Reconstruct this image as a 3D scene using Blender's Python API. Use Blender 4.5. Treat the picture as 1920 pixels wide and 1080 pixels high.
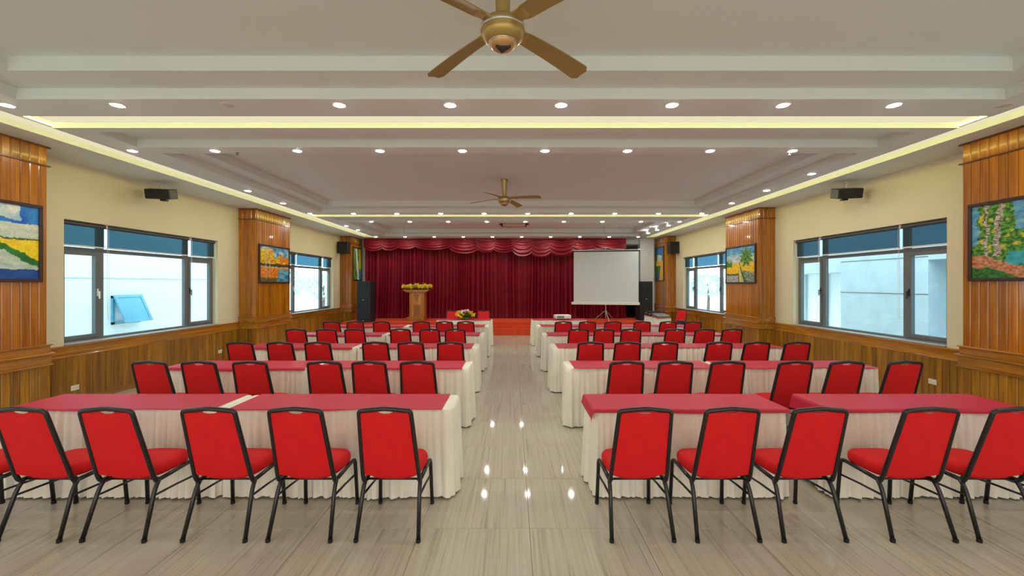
import bpy, bmesh, math, random
from mathutils import Vector, Matrix, noise as mnoise

# ------------------------------------------------------------------ reset
for o in list(bpy.data.objects):
    bpy.data.objects.remove(o, do_unlink=True)
SC = bpy.context.scene
COL = SC.collection
R = math.radians
PI = math.pi

# ------------------------------------------------------------------ camera
CAM_H = 1.8
cam = bpy.data.cameras.new('camera')
cam.sensor_width = 36.0
cam.lens = 15.0
cam.shift_x = -0.0005
cam.shift_y = -8.0 / 1920.0
cam.clip_start = 0.05
cam.clip_end = 300
camo = bpy.data.objects.new('camera', cam)
COL.objects.link(camo)
camo.location = (0, 0, CAM_H)
camo.rotation_euler = (R(90), 0, 0)
SC.camera = camo

# ------------------------------------------------------------------ world, exposure
W = bpy.data.worlds.new('sky')
SC.world = W
W.use_nodes = True
bg = W.node_tree.nodes['Background']
bg.inputs[0].default_value = (0.84, 0.93, 1.0, 1)
bg.inputs[1].default_value = 2.6
SC.view_settings.view_transform = 'Standard'
SC.view_settings.look = 'None'
SC.view_settings.gamma = 1.0
SC.view_settings.use_curve_mapping = False
SC.view_settings.exposure = 0.86
LAMP_L = 150.0      # radiance of a downlight lens
COVE_L = 6.5       # radiance of the cove strips

# room measures
XL, XR = -6.55, 6.20
YB, YF = -3.0, 17.42
ZC = 3.6

# ------------------------------------------------------------------ helpers
def T(o, label=None, cat=None, group=None, kind=None):
    if label: o['label'] = label
    if cat: o['category'] = cat
    if group: o['group'] = group
    if kind: o['kind'] = kind
    return o

def empty(name, loc=(0, 0, 0), rz=0, parent=None):
    o = bpy.data.objects.new(name, None)
    o.empty_display_size = 0.1
    COL.objects.link(o)
    o.location = loc
    o.rotation_euler = (0, 0, rz)
    if parent: o.parent = parent
    return o

def link(name, me, parent=None, loc=None, rot=None):
    o = bpy.data.objects.new(name, me)
    COL.objects.link(o)
    if parent: o.parent = parent
    if loc is not None: o.location = loc
    if rot is not None: o.rotation_euler = rot
    return o

def copy_tree(o, parent=None):
    c = o.copy()
    COL.objects.link(c)
    c.parent = parent
    for ch in list(o.children):
        copy_tree(ch, c)
    return c

class MB:
    """collects shapes, then builds ONE mesh"""
    def __init__(s):
        s.v = []; s.f = []
    def box(s, x0, x1, y0, y1, z0, z1):
        if x0 > x1: x0, x1 = x1, x0
        if y0 > y1: y0, y1 = y1, y0
        if z0 > z1: z0, z1 = z1, z0
        b = len(s.v)
        s.v += [(x0, y0, z0), (x1, y0, z0), (x1, y1, z0), (x0, y1, z0),
                (x0, y0, z1), (x1, y0, z1), (x1, y1, z1), (x0, y1, z1)]
        for f in ((0, 3, 2, 1), (4, 5, 6, 7), (0, 1, 5, 4), (1, 2, 6, 5), (2, 3, 7, 6), (3, 0, 4, 7)):
            s.f.append(tuple(b + i for i in f))
        return s
    def frame(s, x0, x1, y0, y1, hx0, hx1, hy0, hy1, z0, z1):
        """flat slab with a rectangular hole"""
        s.box(x0, x1, y0, hy0, z0, z1); s.box(x0, x1, hy1, y1, z0, z1)
        s.box(x0, hx0, hy0, hy1, z0, z1); s.box(hx1, x1, hy0, hy1, z0, z1)
        return s
    def tube(s, path, r, n=8, caps=True, closed=False):
        P = [Vector(p) for p in path]
        rr = r if isinstance(r, (list, tuple)) else [r] * len(P)
        up = None
        b = len(s.v)
        for i, p in enumerate(P):
            a = P[i - 1] if (i > 0 or closed) else p
            c = P[(i + 1) % len(P)] if (i < len(P) - 1 or closed) else p
            t = (c - a).normalized()
            if up is None:
                up = Vector((0, 0, 1)) if abs(t.z) < 0.9 else Vector((0, 1, 0))
            side = t.cross(up)
            if side.length < 1e-5:
                side = t.cross(Vector((1, 0, 0)))
            side.normalize()
            up = side.cross(t).normalized()
            for k in range(n):
                an = 2 * PI * (k + 0.5) / n
                s.v.append(tuple(p + (side * math.cos(an) + up * math.sin(an)) * rr[i]))
        m = len(P)
        for i in range(m if closed else m - 1):
            for k in range(n):
                j = (i + 1) % m
                s.f.append((b + i * n + k, b + i * n + (k + 1) % n, b + j * n + (k + 1) % n, b + j * n + k))
        if caps and not closed:
            s.f.append(tuple(b + k for k in range(n))[::-1])
            s.f.append(tuple(b + (m - 1) * n + k for k in range(n)))
        return s
    def lathe(s, prof, n=24, c=(0, 0, 0)):
        b = len(s.v)
        for (r, z) in prof:
            for k in range(n):
                a = 2 * PI * k / n
                s.v.append((c[0] + r * math.cos(a), c[1] + r * math.sin(a), c[2] + z))
        m = len(prof)
        for i in range(m - 1):
            for k in range(n):
                s.f.append((b + i * n + k, b + i * n + (k + 1) % n, b + (i + 1) * n + (k + 1) % n, b + (i + 1) * n + k))
        s.f.append(tuple(b + k for k in range(n))[::-1])
        s.f.append(tuple(b + (m - 1) * n + k for k in range(n)))
        return s
    def grid(s, nu, nv, fn, wrap=False):
        b = len(s.v)
        for j in range(nv):
            for i in range(nu):
                s.v.append(tuple(fn(i, j)))
        for j in range(nv - 1):
            for i in range(nu if wrap else nu - 1):
                i2 = (i + 1) % nu
                s.f.append((b + j * nu + i, b + j * nu + i2, b + (j + 1) * nu + i2, b + (j + 1) * nu + i))
        return b
    def prism(s, poly, axis, a0, a1):
        """extrude a 2-D polygon along an axis ('x','y','z')"""
        b = len(s.v); n = len(poly)
        for a in (a0, a1):
            for (p, q) in poly:
                s.v.append({'x': (a, p, q), 'y': (p, a, q), 'z': (p, q, a)}[axis])
        s.f.append(tuple(b + i for i in range(n))[::-1])
        s.f.append(tuple(b + n + i for i in range(n)))
        for i in range(n):
            s.f.append((b + i, b + (i + 1) % n, b + n + (i + 1) % n, b + n + i))
        return s
    def xf(s, M, start=0):
        for i in range(start, len(s.v)):
            s.v[i] = tuple(M @ Vector(s.v[i]))
        return s
    def mesh(s, name, mat=None, smooth=False, bevel=0, fix=True, angle=None):
        me = bpy.data.meshes.new(name)
        me.from_pydata(s.v, [], s.f)
        if fix or bevel:
            bm = bmesh.new(); bm.from_mesh(me)
            bmesh.ops.recalc_face_normals(bm, faces=bm.faces)
            if bevel:
                bmesh.ops.bevel(bm, geom=[e for e in bm.edges if e.calc_face_angle(0) > 0.6], offset=bevel,
                                segments=2, profile=0.5, affect='EDGES', clamp_overlap=True)
            bm.to_mesh(me); bm.free()
        if smooth:
            for p in me.polygons: p.use_smooth = True
            if angle:
                try: me.set_sharp_from_angle(angle=angle)
                except Exception: pass
        if mat: me.materials.append(mat)
        me.update()
        return me
    def build(s, name, mat=None, parent=None, **k):
        return link(name, s.mesh(name, mat, **k), parent)

# ------------------------------------------------------------------ materials
def lin(r, g, b):
    def c(u):
        u /= 255.0
        return u / 12.92 if u <= 0.04045 else ((u + 0.055) / 1.055) ** 2.4
    return (c(r), c(g), c(b), 1)

def new_mat(name):
    m = bpy.data.materials.new(name)
    m.use_nodes = True
    nt = m.node_tree
    return m, nt, nt.nodes['Principled BSDF'], nt.nodes, nt.links

def simple(name, col, rough=0.5, metal=0.0, var=0.06, scale=6.0, bump=0.0, bscale=200.0, coat=0.0, sheen=0.0, spec=0.5):
    m, nt, b, N, L = new_mat(name)
    b.inputs['Roughness'].default_value = rough
    b.inputs['Metallic'].default_value = metal
    b.inputs['Specular IOR Level'].default_value = spec
    if coat:
        b.inputs['Coat Weight'].default_value = coat
        b.inputs['Coat Roughness'].default_value = 0.08
    if sheen:
        b.inputs['Sheen Weight'].default_value = sheen
        b.inputs['Sheen Roughness'].default_value = 0.4
        b.inputs['Sheen Tint'].default_value = col
    tc = N.new('ShaderNodeTexCoord')
    n = N.new('ShaderNodeTexNoise'); n.inputs['Scale'].default_value = scale; n.inputs['Detail'].default_value = 4
    L.new(tc.outputs['Object'], n.inputs['Vector'])
    rp = N.new('ShaderNodeValToRGB')
    rp.color_ramp.elements[0].position = 0.3; rp.color_ramp.elements[1].position = 0.7
    rp.color_ramp.elements[0].color = tuple(max(0, c * (1 - var)) for c in col[:3]) + (1,)
    rp.color_ramp.elements[1].color = tuple(min(1, c * (1 + var)) for c in col[:3]) + (1,)
    L.new(n.outputs['Fac'], rp.inputs['Fac'])
    L.new(rp.outputs['Color'], b.inputs['Base Color'])
    if bump:
        n2 = N.new('ShaderNodeTexNoise'); n2.inputs['Scale'].default_value = bscale; n2.inputs['Detail'].default_value = 2
        L.new(tc.outputs['Object'], n2.inputs['Vector'])
        bp = N.new('ShaderNodeBump'); bp.inputs['Strength'].default_value = bump; bp.inputs['Distance'].default_value = 0.002
        L.new(n2.outputs['Fac'], bp.inputs['Height'])
        L.new(bp.outputs['Normal'], b.inputs['Normal'])
    return m

def wood(name, c0, c1, c2, rough=0.22, coat=0.5, horiz=False, along='z'):
    m, nt, b, N, L = new_mat(name)
    b.inputs['Roughness'].default_value = rough
    b.inputs['Coat Weight'].default_value = coat
    b.inputs['Coat Roughness'].default_value = 0.06
    tc = N.new('ShaderNodeTexCoord')
    oi = N.new('ShaderNodeObjectInfo')
    off = N.new('ShaderNodeVectorMath'); off.operation = 'SCALE'
    comb = N.new('ShaderNodeCombineXYZ')
    mu = N.new('ShaderNodeMath'); mu.operation = 'MULTIPLY'; mu.inputs[1].default_value = 37.0
    L.new(oi.outputs['Random'], mu.inputs[0])
    for i in range(3): L.new(mu.outputs[0], comb.inputs[i])
    add = N.new('ShaderNodeVectorMath'); add.operation = 'ADD'
    L.new(tc.outputs['Object'], add.inputs[0]); L.new(comb.outputs[0], add.inputs[1])
    mp = N.new('ShaderNodeMapping')
    sc = {'z': (22, 22, 1.3), 'y': (22, 1.3, 22), 'x': (1.3, 22, 22)}[along]
    mp.inputs['Scale'].default_value = sc
    L.new(add.outputs[0], mp.inputs['Vector'])
    n = N.new('ShaderNodeTexNoise'); n.inputs['Scale'].default_value = 1.0; n.inputs['Detail'].default_value = 6
    n.inputs['Distortion'].default_value = 0.6
    L.new(mp.outputs[0], n.inputs['Vector'])
    rp = N.new('ShaderNodeValToRGB')
    e = rp.color_ramp.elements
    e[0].position = 0.28; e[0].color = c0
    e[1].position = 0.72; e[1].color = c2
    k = e.new(0.5); k.color = c1
    L.new(n.outputs['Fac'], rp.inputs['Fac'])
    hv = N.new('ShaderNodeHueSaturation')
    mr = N.new('ShaderNodeMapRange'); mr.inputs['To Min'].default_value = 0.72; mr.inputs['To Max'].default_value = 1.22
    L.new(oi.outputs['Random'], mr.inputs['Value'])
    L.new(mr.outputs['Result'], hv.inputs['Value'])
    L.new(rp.outputs['Color'], hv.inputs['Color'])
    L.new(hv.outputs['Color'], b.inputs['Base Color'])
    bp = N.new('ShaderNodeBump'); bp.inputs['Strength'].default_value = 0.08; bp.inputs['Distance'].default_value = 0.003
    L.new(n.outputs['Fac'], bp.inputs['Height']); L.new(bp.outputs['Normal'], b.inputs['Normal'])
    return m

def emit(name, col, strength):
    m = bpy.data.materials.new(name); m.use_nodes = True
    nt = m.node_tree; nt.nodes.clear()
    e = nt.nodes.new('ShaderNodeEmission'); e.inputs[0].default_value = col; e.inputs[1].default_value = strength
    o = nt.nodes.new('ShaderNodeOutputMaterial'); nt.links.new(e.outputs[0], o.inputs[0])
    return m

def see_through(name, tint, fac, rough, col):
    """thin sheet: part transparent, part reflecting or scattering"""
    m = bpy.data.materials.new(name); m.use_nodes = True
    nt = m.node_tree; nt.nodes.clear()
    t = nt.nodes.new('ShaderNodeBsdfTransparent'); t.inputs[0].default_value = tint
    if rough is None:
        g = nt.nodes.new('ShaderNodeBsdfDiffuse'); g.inputs[0].default_value = col
    else:
        g = nt.nodes.new('ShaderNodeBsdfGlossy'); g.inputs[0].default_value = col; g.inputs['Roughness'].default_value = rough
    mx = nt.nodes.new('ShaderNodeMixShader'); mx.inputs[0].default_value = fac
    o = nt.nodes.new('ShaderNodeOutputMaterial')
    nt.links.new(t.outputs[0], mx.inputs[1]); nt.links.new(g.outputs[0], mx.inputs[2]); nt.links.new(mx.outputs[0], o.inputs[0])
    return m

M = {}
M['ceiling'] = simple('ceiling_paint', lin(220, 230, 227), 0.7, var=0.015, scale=0.8)
M['wall'] = simple('cream_wall_paint', lin(220, 213, 182), 0.6, var=0.02, scale=1.5)
M['white_wall'] = simple('pale_wall_paint', lin(214, 218, 214), 0.6, var=0.02)
M['plank'] = wood('varnished_column_wood', lin(138, 80, 2), lin(168, 102, 4), lin(186, 120, 8), 0.24, 0.4)
M['plank_low'] = wood('varnished_wainscot_wood', lin(116, 72, 6), lin(156, 103, 13), lin(180, 128, 26), 0.32, 0.25)
M['mould'] = wood('varnished_moulding_wood', lin(130, 78, 14), lin(162, 104, 22), lin(182, 124, 38), 0.24, 0.5, along='y')
M['bead'] = wood('shadow_toned_bead_wood', lin(84, 46, 6), lin(104, 60, 8), lin(120, 72, 14), 0.3, 0.4, along='y')  # bead darkened to paint in the shadow line along the column top
M['lectern'] = wood('lectern_wood', lin(150, 92, 24), lin(190, 122, 38), lin(210, 150, 70), 0.3, 0.4)
M['dark_frame'] = simple('dark_picture_frame', lin(56, 34, 26), 0.35, var=0.2, scale=20)
M['alu'] = simple('grey_window_aluminium', lin(104, 110, 112), 0.45, 0.0)
M['sill'] = simple('grey_stone_sill', lin(168, 172, 172), 0.35, var=0.08, scale=30)
M['glass_warm'] = see_through('warm_tinted_front_glass', (0.86, 0.765, 0.69, 1), 0.05, 0.02, (0.9, 0.97, 1, 1))  # glass of the added front, tinted to warm the daylight it lets in
M['glass'] = see_through('window_glass', (0.78, 0.92, 0.97, 1), 0.04, 0.02, (0.9, 0.97, 1, 1))
M['blind'] = see_through('sheer_blind_fabric', (0.30, 0.52, 0.62, 1), 0.45, None, lin(84, 104, 112))
M['blind_tube'] = simple('grey_blind_tube', lin(70, 70, 72), 0.5)
M['white_plastic'] = simple('white_plastic', lin(226, 226, 222), 0.4)
M['ivory_plastic'] = simple('ivory_plastic', lin(226, 218, 196), 0.4)
M['black_plastic'] = simple('black_plastic', lin(26, 28, 30), 0.45)
M['grille'] = simple('black_speaker_grille', lin(22, 27, 30), 0.7, bump=0.6, bscale=400)
M['speaker_box'] = simple('dark_speaker_cabinet', lin(24, 34, 40), 0.55, bump=0.2, bscale=300)
M['red_fabric'] = simple('red_chair_fabric', lin(206, 18, 24), 0.75, var=0.06, scale=9, bump=0.25, bscale=700, sheen=0.25, spec=0.3)
M['black_metal'] = simple('black_powder_coated_tube', lin(20, 22, 23), 0.32, var=0.1, scale=30)
M['rubber'] = simple('black_rubber', lin(14, 14, 14), 0.8)
M['cream_cloth'] = simple('cream_table_skirt_cloth', lin(230, 229, 217), 0.7, var=0.03, scale=5, bump=0.15, bscale=500, sheen=0.15, spec=0.25)
M['crimson'] = simple('crimson_table_cover_cloth', lin(186, 20, 58), 0.5, var=0.05, scale=4, bump=0.12, bscale=500, sheen=0.3, spec=0.4)
M['velvet'] = simple('dark_red_curtain_velvet', lin(112, 0, 24), 0.45, var=0.14, scale=3, sheen=0.12, spec=0.22)
M['valance'] = simple('red_valance_satin', lin(118, 10, 26), 0.40, var=0.1, scale=3, sheen=0.2, spec=0.5)
M['carpet'] = simple('orange_red_stage_carpet', lin(216, 80, 48), 0.95, var=0.1, scale=8, bump=0.6, bscale=250, spec=0.1)
M['screen'] = simple('projection_screen_fabric', lin(206, 216, 216), 0.8, var=0.01)
M['screen_back'] = simple('black_screen_border', lin(20, 20, 20), 0.8)
M['silver'] = simple('silver_metal', lin(190, 192, 194), 0.3, 0.8)
M['gold'] = simple('champagne_gold_metal', lin(178, 152, 92), 0.36, 0.65, var=0.04)
M['blade'] = simple('bronze_fan_blade', lin(150, 126, 72), 0.45, 0.2, var=0.04)
M['chrome'] = simple('pearl_chrome', lin(200, 196, 186), 0.2, 0.8)
M['copper'] = simple('copper_trim', lin(196, 156, 104), 0.3, 0.5)
M['green_print'] = simple('green_sticker', lin(20, 130, 60), 0.4)
M['lens'] = emit('lit_downlight_lens', (1.0, 0.965, 0.88, 1), LAMP_L)
M['lens_off'] = simple('unlit_frosted_lens', lin(200, 196, 188), 0.3)
M['led'] = emit('warm_cove_led', (1.0, 0.86, 0.20, 1), COVE_L)
M['ext_white'] = simple('white_render_outside', lin(240, 243, 245), 0.8, var=0.02, scale=0.6)
M['ext_grey'] = simple('grey_concrete_outside', lin(196, 204, 208), 0.85, var=0.07, scale=2.5)
M['ext_teal'] = simple('teal_glass_outside', lin(90, 160, 185), 0.2, var=0.15, scale=1.2)
M['ext_ground'] = simple('pale_ground_outside', lin(226, 226, 220), 0.9, var=0.1, scale=0.4)
M['ext_leaf'] = simple('glare_paled_foliage', lin(196, 212, 200), 0.8, var=0.15, scale=1.5)  # foliage paled to imitate glare washing out the view
M['bark'] = simple('brown_bark', lin(110, 92, 74), 0.9, var=0.2)
M['leaf'] = simple('flower_leaf', lin(64, 112, 34), 0.6, var=0.25)
M['petal_y'] = simple('yellow_petals', lin(250, 224, 60), 0.6, var=0.1)
M['petal_w'] = simple('white_pink_petals', lin(240, 214, 206), 0.6, var=0.1)
M['petal_o'] = simple('orange_petals', lin(236, 130, 44), 0.6, var=0.1)
M['dark_glass'] = simple('dark_door_glass', lin(16, 24, 32), 0.12)
M['grey_panel'] = simple('grey_mixer_panel', lin(110, 120, 122), 0.4)

# floor tile: beige porcelain with fine grey veins running down the hall
def tile_mat():
    m, nt, b, N, L = new_mat('veined_porcelain_tile')
    b.inputs['Roughness'].default_value = 0.45
    b.inputs['Specular IOR Level'].default_value = 0.3
    b.inputs['Coat Weight'].default_value = 0.55
    b.inputs['Coat Roughness'].default_value = 0.05
    g = N.new('ShaderNodeTexCoord'); oi = N.new('ShaderNodeObjectInfo')
    mu = N.new('ShaderNodeMath'); mu.operation = 'MULTIPLY'; mu.inputs[1].default_value = 53.0
    L.new(oi.outputs['Random'], mu.inputs[0])
    cb = N.new('ShaderNodeCombineXYZ'); L.new(mu.outputs[0], cb.inputs[0]); L.new(mu.outputs[0], cb.inputs[2])
    ad = N.new('ShaderNodeVectorMath'); ad.operation = 'ADD'
    L.new(g.outputs['Object'], ad.inputs[0]); L.new(cb.outputs[0], ad.inputs[1])
    mp = N.new('ShaderNodeMapping'); mp.inputs['Scale'].default_value = (48, 0.8, 1)
    L.new(ad.outputs[0], mp.inputs['Vector'])
    n1 = N.new('ShaderNodeTexNoise'); n1.inputs['Scale'].default_value = 1.0; n1.inputs['Detail'].default_value = 5; n1.inputs['Roughness'].default_value = 0.65
    L.new(mp.outputs[0], n1.inputs['Vector'])
    r1 = N.new('ShaderNodeValToRGB')
    e = r1.color_ramp.elements
    e[0].position = 0.26; e[0].color = lin(142, 136, 120)
    e[1].position = 0.72; e[1].color = lin(200, 195, 179)
    k = e.new(0.45); k.color = lin(185, 179, 161)
    L.new(n1.outputs['Fac'], r1.inputs['Fac'])
    n2 = N.new('ShaderNodeTexNoise'); n2.inputs['Scale'].default_value = 1.4; n2.inputs['Detail'].default_value = 2
    L.new(g.outputs['Object'], n2.inputs['Vector'])
    mx = N.new('ShaderNodeMixRGB'); mx.blend_type = 'MULTIPLY'; mx.inputs[0].default_value = 0.12
    L.new(r1.outputs['Color'], mx.inputs[1]); L.new(n2.outputs['Color'], mx.inputs[2])
    L.new(mx.outputs[0], b.inputs['Base Color'])
    return m
M['tile'] = tile_mat()
M['grout'] = simple('grey_grout', lin(120, 112, 98), 0.7)

ORD = ['zeroth', 'first', 'second', 'third', 'fourth', 'fifth', 'sixth', 'seventh']

# ================================================================== SETTING
# ------------------------------------------------------------------ floor
fl = MB().box(XL - 0.2, XR + 0.2, YB, YF + 0.2, -0.12, -0.004).build('floor', M['grout'])
T(fl, 'beige veined porcelain tile floor of the hall', 'floor', kind='structure')
TS = 0.8
tile_cache = {}
def tile_mesh(w, d):
    key = (round(w, 3), round(d, 3))
    if key not in tile_cache:
        g = 0.0016; c = 0.0015
        a, bq = w / 2 - g, d / 2 - g
        mb = MB()
        mb.v = [(-a, -bq, -0.006), (a, -bq, -0.006), (a, bq, -0.006), (-a, bq, -0.006),
                (-a, -bq, -c), (a, -bq, -c), (a, bq, -c), (-a, bq, -c),
                (-a + c, -bq + c, 0), (a - c, -bq + c, 0), (a - c, bq - c, 0), (-a + c, bq - c, 0)]
        for l in (0, 4):
            for i in range(4):
                j = (i + 1) % 4
                mb.f.append((l + i, l + j, l + 4 + j, l + 4 + i))
        mb.f.append((8, 9, 10, 11))
        tile_cache[key] = mb.mesh('tile', M['tile'])
    return tile_cache[key]
xs = [0.125 + TS * k for k in range(-9, 9)]
xs = [XL] + [x for x in xs if XL + 0.05 < x < XR - 0.05] + [XR]
ys = [3.14 + TS * k for k in range(-2, 16)]
ys = [y for y in ys if y < 14.8] + [14.86]
for i in range(len(xs) - 1):
    for j in range(len(ys) - 1):
        w, d = xs[i + 1] - xs[i], ys[j + 1] - ys[j]
        link('tile', tile_mesh(w, d), fl, ((xs[i] + xs[i + 1]) / 2, (ys[j] + ys[j + 1]) / 2, 0))
# the floor behind the camera, where no joints can be told apart
bk = MB().box(XL, XR, YB, ys[0] - 0.002, -0.006, 0).build('tile_field', M['tile'], fl)

# ------------------------------------------------------------------ walls with window openings
WZ0, WZ1 = 0.90, 2.75
WIN_L = [(0.13, 3.38), (6.23, 9.48), (12.33, 15.58)]
WIN_R = [(0.0, 3.33), (6.09, 9.42), (12.2, 15.5)]
WT = 0.24
def side_wall(name, X, s, wins, label):
    mb = MB()
    y = YB
    for (a, b) in wins:
        mb.box(X, X + s * WT, y, a, 0, 4.1)
        mb.box(X, X + s * WT, a, b, 0, WZ0)
        mb.box(X, X + s * WT, a, b, WZ1, 4.1)
        y = b
    mb.box(X, X + s * WT, y, YF + 0.2, 0, 4.1)
    o = mb.build(name, M['wall'])
    return T(o, label, 'wall', kind='structure')
wl = side_wall('wall_left', XL, -1, WIN_L, 'cream painted side wall with wood wainscot behind the lectern side seats')
wr = side_wall('wall_right', XR, 1, WIN_R, 'cream painted side wall with wood wainscot on the projection screen side')
wb = MB().box(XL, XR, YF, YF + 0.2, 0, 4.1).build('wall_back', M['white_wall'])
T(wb, 'pale wall behind the red stage curtain', 'wall', kind='structure')
wf = MB().box(XL, -6.1, YB - 0.2, YB, 0, 4.1).box(5.75, XR, YB - 0.2, YB, 0, 4.1).box(-6.1, 5.75, YB - 0.2, YB, 3.3, 4.1).build('wall_front', M['wall'])
T(wf, 'cream wall at the entrance end of the hall', 'wall', kind='structure')

# ------------------------------------------------------------------ ceiling: soffits, coves, trays
ce = empty('ceiling'); T(ce, 'white stepped plaster ceiling with trays and lit coves', 'ceiling', kind='structure')
CLX, CRX = -5.70, 5.47       # soffit edges
PLX, PRX = -5.32, 5.16       # panel edges
ZS = 3.673                   # cove slab
def cp(mb, name='panel'):
    return mb.build(name, M['ceiling'], ce)
YE = 16.45
cp(MB().box(XL, CLX, YB, YE, ZC, 3.9), 'side_soffit')
cp(MB().box(CRX, XR, YB, YE, ZC, 3.9), 'side_soffit')
cp(MB().box(XL, XR, YE, YF, ZC, 3.9), 'end_soffit')
cp(MB().box(CLX, PLX, YB, YE, ZS, 3.9), 'cove_slab')
cp(MB().box(PRX, CRX, YB, YE, ZS, 3.9), 'cove_slab')
GAPS = [(-1.85, -1.5), (4.586, 4.93), (11.12, 11.45)]
for (a, b) in GAPS:
    cp(MB().box(PLX, PRX, a, b, ZS, 3.9), 'cove_slab')
Z1, Z2 = 3.708, 3.84
TX0, TX1, UX0, UX1 = -4.84, 4.80, -4.52, 4.48
def panel(y0, y1, ty0, ty1, groove=None):
    mb = MB()
    if groove:
        g0, g1 = groove
        mb.box(PLX, PRX, y0, g0, ZC, Z1)
        mb.box(PLX, -4.95, g0, g1, ZC, Z1); mb.box(4.82, PRX, g0, g1, ZC, Z1)
        mb.box(PLX, PRX, g1, ty0, ZC, Z1)
    else:
        mb.box(PLX, PRX, y0, ty0, ZC, Z1)
    mb.box(PLX, PRX, ty1, y1, ZC, Z1)
    mb.box(PLX, TX0, ty0, ty1, ZC, Z1); mb.box(TX1, PRX, ty0, ty1, ZC, Z1)
    cp(mb, 'lower_panel')
    cp(MB().frame(PLX, PRX, y0, y1, UX0, UX1, ty0 + 0.34, ty1 - 0.34, Z1, Z2), 'upper_panel')
    cp(MB().box(PLX, PRX, y0, y1, Z2, 3.9), 'tray_slab')
cp(MB().box(PLX, PRX, YB, -1.85, ZC, 3.9), 'lower_panel')
panel(-1.5, 4.586, -1.1, 4.16)
panel(4.93, 11.12, 5.90, 10.80, (5.07, 5.625))
panel(11.45, YE, 12.55, 16.2, (11.62, 12.15))
# warm strips on the panel edges, throwing light across the coves
def strip(x0, x1, y0, y1):
    MB().box(x0, x1, y0, y1, 3.622, 3.648).build('led_strip', M['led'], ce)
M['led_soft'] = emit('cream_cove_diffuser', (1.0, 0.92, 0.60, 1), 0.45)
def diffuser(x0, x1, y0, y1):
    MB().box(x0, x1, y0, y1, ZS - 0.006, ZS - 0.0005).build('led_diffuser', M['led_soft'], ce)
diffuser(CLX + 0.004, -5.53, -1.4, YE - 0.02)
diffuser(5.36, CRX - 0.004, -1.4, YE - 0.02)
diffuser(PLX + 0.02, PRX - 0.02, 4.765, 4.926)
diffuser(PLX + 0.02, PRX - 0.02, 11.30, 11.446)
strip(PLX - 0.006, PLX - 0.0005, -1.4, YE - 0.02)
strip(PRX + 0.0005, PRX + 0.006, -1.4, YE - 0.02)
for (a, b) in GAPS[1:]:
    strip(PLX + 0.02, PRX - 0.02, a + 0.0005, a + 0.006)

# ------------------------------------------------------------------ planks
plank_cache = {}
def plank_mesh(w, h, mat):
    key = (round(w, 3), round(h, 3), mat.name)
    if key not in plank_cache:
        a = w / 2 - 0.0016; t = 0.018; c = 0.009
        poly = [(-a, 0), (a, 0), (a, t - c), (a - c, t), (-a + c, t), (-a, t - c)]
        plank_cache[key] = MB().prism(poly, 'z', 0, h).mesh('plank', mat)
    return plank_cache[key]
def planks(parent, p0, direction, length, z0, z1, rz, mat, width=0.102):
    n = max(1, round(length / width)); w = length / n
    me = plank_mesh(w, z1 - z0, mat)
    for i in range(n):
        q = (i + 0.5) * w
        link('plank', me, parent, (p0[0] + direction[0] * q, p0[1] + direction[1] * q, z0), (0, 0, rz))

COLS_L = [(4.08, 5.63), (10.2, 11.75), (16.2, 17.40)]
COLS_R = [(3.98, 5.53), (10.07, 11.65), (16.2, 17.40)]
CXL, CXR = -6.12, 5.81
def wainscot(wall, X, s, cols):
    """s = +1: panelling stands proud towards +X (the left wall)"""
    rz = -PI / 2 if s > 0 else PI / 2
    spans = [(cols[0][1], cols[1][0]), (cols[1][1], cols[2][0])]
    for (a, b) in spans:
        MB().box(X, X + s * 0.004, a, b, 0.0, 0.73).build('backing_board', M['dark_frame'], wall)
        planks(wall, (X + s * 0.004, a), (0, 1), b - a, 0.09, 0.735, rz, M['plank_low'])
        def prof(pts):
            return [(X + s * p, z) for (p, z) in pts]
        MB().prism(prof([(0, 0.715), (0.026, 0.715), (0.034, 0.728), (0.03, 0.745), (0.03, 0.86),
                         (0.05, 0.872), (0.05, 0.893), (0, 0.893)]), 'y', a, b).build('chair_rail', M['mould'], wall)
    # short stretch in front of the first column, outside the frame
    planks(wall, (X, cols[0][0] - 0.9), (0, 1), 0.9, 0.09, 0.735, rz, M['plank_low'])
wainscot(wl, XL, 1, COLS_L)
wainscot(wr, XR, -1, COLS_R)
def baseboard(name, X, s, cols, side):
    mb = MB()
    for (a, b) in [(cols[0][1], cols[1][0]), (cols[1][1], cols[2][0])]:
        mb.box(X, X + s * 0.024, a, b, 0, 0.09)
    T(mb.build(name, M['mould'], bevel=0.004), 'low wooden baseboard under the wainscot planks ' + side, 'baseboard', kind='structure')
baseboard('baseboard_left', XL, 1, COLS_L, 'on the lectern side wall')
baseboard('baseboard_right', XR, -1, COLS_R, 'on the screen side wall')

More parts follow.
